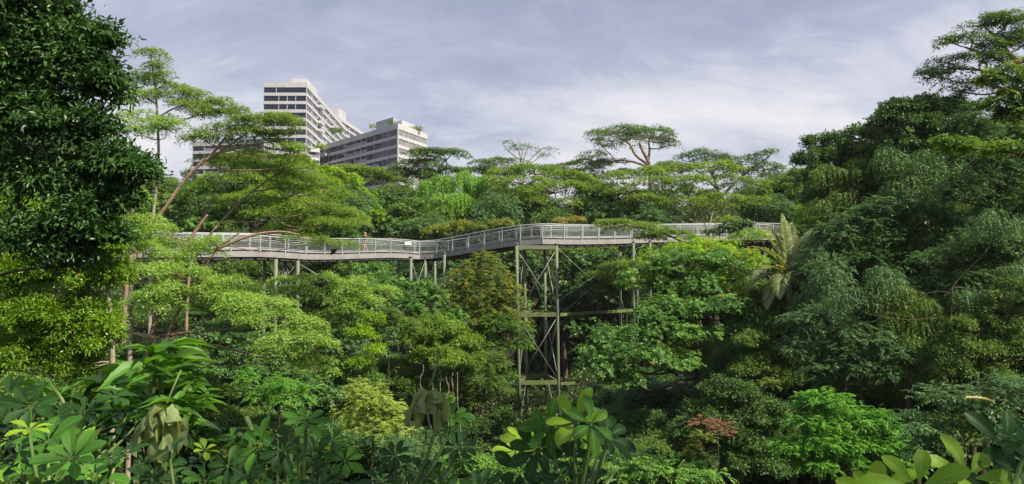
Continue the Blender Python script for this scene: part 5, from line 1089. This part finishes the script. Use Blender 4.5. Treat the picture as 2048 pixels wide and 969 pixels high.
lance_shrub('shrub with long drooping bright leaves in front of the twin stemmed tree', 3.6,
   [(300, 700, 100), (340, 690, 104), (270, 730, 90), (370, 735, 90), (330, 750, 90), (290, 780, 80), (380, 780, 80), (250, 780, 76), (340, 800, 76), (400, 740, 62), (410, 800, 66)], (320, 880), 311, 'lance')
lance_shrub('dark tangle of leaves inside the drooping shrub', 4.1, [(240, 800, 80), (280, 760, 86), (330, 790, 86), (380, 820, 80), (300, 830, 86), (260, 840, 80), (210, 760, 80), (350, 850, 80), (220, 820, 70), (400, 850, 70)], (290, 930), 312, 'scheff_shade')
lance_shrub('slender plant with two upright pointed leaves right of the withered leaf', 3.2, [(492, 835, 80), (480, 870, 60), (450, 880, 60)], (470, 960), 313, 'lance', 6)
lance_shrub('bright narrow leaved plant behind the dark shaded umbrella plant', 4.4, [(150, 770, 90), (120, 790, 80), (180, 790, 90), (200, 740, 80), (90, 760, 70)], (150, 880), 314, 'lance', 8)
# withered leaves hanging from their stems
def withered(label, px, py, Y, wpx, hpx, seed):
    """a dried, crumpled compound leaf: a few big limp lobes folded over each other"""
    rng = np.random.default_rng(seed); c = at(px, py, Y); s = Y / F; root = thing('withered_leaf', c, label, 'leaf')
    top = c + Vector((.12 * wpx * s, 0, hpx * .5 * s)); V = []; L = []; T_ = []; al = []; ac = []; n0 = 0
    for k, (q, ln, wd) in enumerate(((-1.25, .95, .50), (-.75, 1.15, .55), (-.25, 1.0, .62), (.2, 1.1, .5), (.65, .9, .45), (1.2, .6, .4), (-.5, .8, .6))):
        nu, nv = 12, 8; d = Vector((math.sin(q), -.2 * math.cos(q), -.75)); d.normalize(); sd_ = Vector((0, 0, 1)).cross(d).normalized() if abs(d.z) < .95 else Vector((1, 0, 0)); nn_ = d.cross(sd_)
        p = top + Vector((math.sin(q) * wpx * s * .08, -.004 * k, 0)); LL = ln * hpx * s; WW = wd * hpx * s; f1, f2, f3 = rng.uniform(0, 6.28, 3)
        for a in range(nu + 1):
            u = a / nu; dd = (d + Vector((0, 0, -.9 * u))).normalized(); p = p + dd * LL / nu; wp = WW * (math.sin(math.pi * min(1, u * .85 + .08)) ** .6) * (1 + .18 * math.sin(9 * u + f1))
            for b in range(nv + 1):
                v = b / nv * 2 - 1; wob_ = LL * (.10 * math.sin(5 * u + 3 * v + f2) + .05 * math.sin(11 * u - 6 * v + f3) + .12 * v * v * math.sin(4 * u + f1)) + rng.normal(0, LL * .008)
                V.append(p + sd_ * (wp * .5 * v * (1 - .25 * u)) + nn_ * wob_ + Vector((0, 0, -abs(v) * LL * .10 * (1 + math.sin(7 * u + f2))))); al.append(u); ac.append(v)
        for a in range(nu):
            for b in range(nv): i_ = n0 + a * (nv + 1) + b; L += [i_, i_ + 1, i_ + nv + 2, i_ + nv + 1]; T_.append(4)
        n0 = len(V)
    mesh_np('blade', [list(v) for v in V], L, T_, LM['withered'], root, attrs={'tint': np.repeat(rng.uniform(.2, .9, 7), 96)}, smooth=True, pattrs={'along': al, 'across': ac})
    m = MB(); m.tube(smooth_line([top + Vector((.03, .05, .12)), top + Vector((.02, .01, .06)), top]), .004, 6); m.build('stalk', BARK['green'], root, True)
withered('large pale shrivelled leaf hanging among the dark leaves at lower left', 322, 852, 2.9, 88, 88, 1)
withered('pale shrivelled leaf hanging at lower centre left of the tower foot', 850, 808, 2.65, 78, 66, 2)
# pale fern frond on the right
rng = np.random.default_rng(44); fr0 = at(1925, 800, 26); fe = thing('fern_frond', fr0, 'single pale cream fern frond standing out on the right hillside', 'fern'); mb = MB(); lv = []
frond(mb, lv, rng, fr0, R(8), R(14), 1.25, .5, .26, 0, .9); mb.build('stalk', BARK['green'], fe); LM['creamy'] = leafmat('cream fern', (.35, .33, .14), (.55, .52, .28), .3); leaves_mesh('blade', [(a, b, c_, d_, e_ * .8, f_) for a, b, c_, d_, e_, f_ in lv], T_RH, LM['creamy'], fe, rng)
# hanging roots under the vine mound
rng = np.random.default_rng(45)
for i, (px, py, Ln) in enumerate(((880, 735, 120), (895, 740, 150), (912, 745, 170), (905, 735, 90), (845, 730, 60), (868, 730, 80))):
    a = at(px, py, 47.5); b = at(px + rng.normal(0, 6), py + Ln, 47.5); m = MB()
    P = [a.lerp(b, k / 8) + Vector((rng.normal(0, .08), rng.normal(0, .08), 0)) for k in range(9)]; m.tube(smooth_line(P, 1), .022, 5); o = m.build('hanging_root', BARK['pale'], None, True); tag(o, 'thin pale root strand dangling below the yellow green vine mound', 'root', 'root strands below the vine mound')
# roof shrubs on the apartment blocks
def roofshrub(label, px, py, Y, rx, ry, mat, seed):
    rng = np.random.default_rng(seed); c = at(px, py, Y); s = Y / F; root = thing('roof_shrub', (c.x, c.y, c.z - ry * s), label, 'shrub'); lv, C = fol_lump(rng, c, (rx * s, rx * s * .6, ry * s), .7, .35, 1.1, .7, 'fine')
    mb = MB(); mb.tube([c - Vector((0, 0, ry * s + 1.6)), c], [.12, .06], 6); mb.build('stem', BARK['dark'], root); leaves_mesh('foliage', lv, T_RH, LM[mat], root, rng)
roofshrub('round roof terrace shrub beside the foot of the tall block', 672, 262, 283, 13, 5, 'vine', 1)
roofshrub('row of clipped shrubs on the roof edge at the right end of the lower block', 835, 258, 259, 10, 2.6, 'olive', 2)
roofshrub('small shrub in front of the grey roof house', 747, 254, 258, 6, 4, 'olive', 3)
roofshrub('dark spiky plants on the roof corner of the lower block', 783, 246, 250, 7, 2.2, 'darkgreen', 4)
print('faces', TOTAL[0])
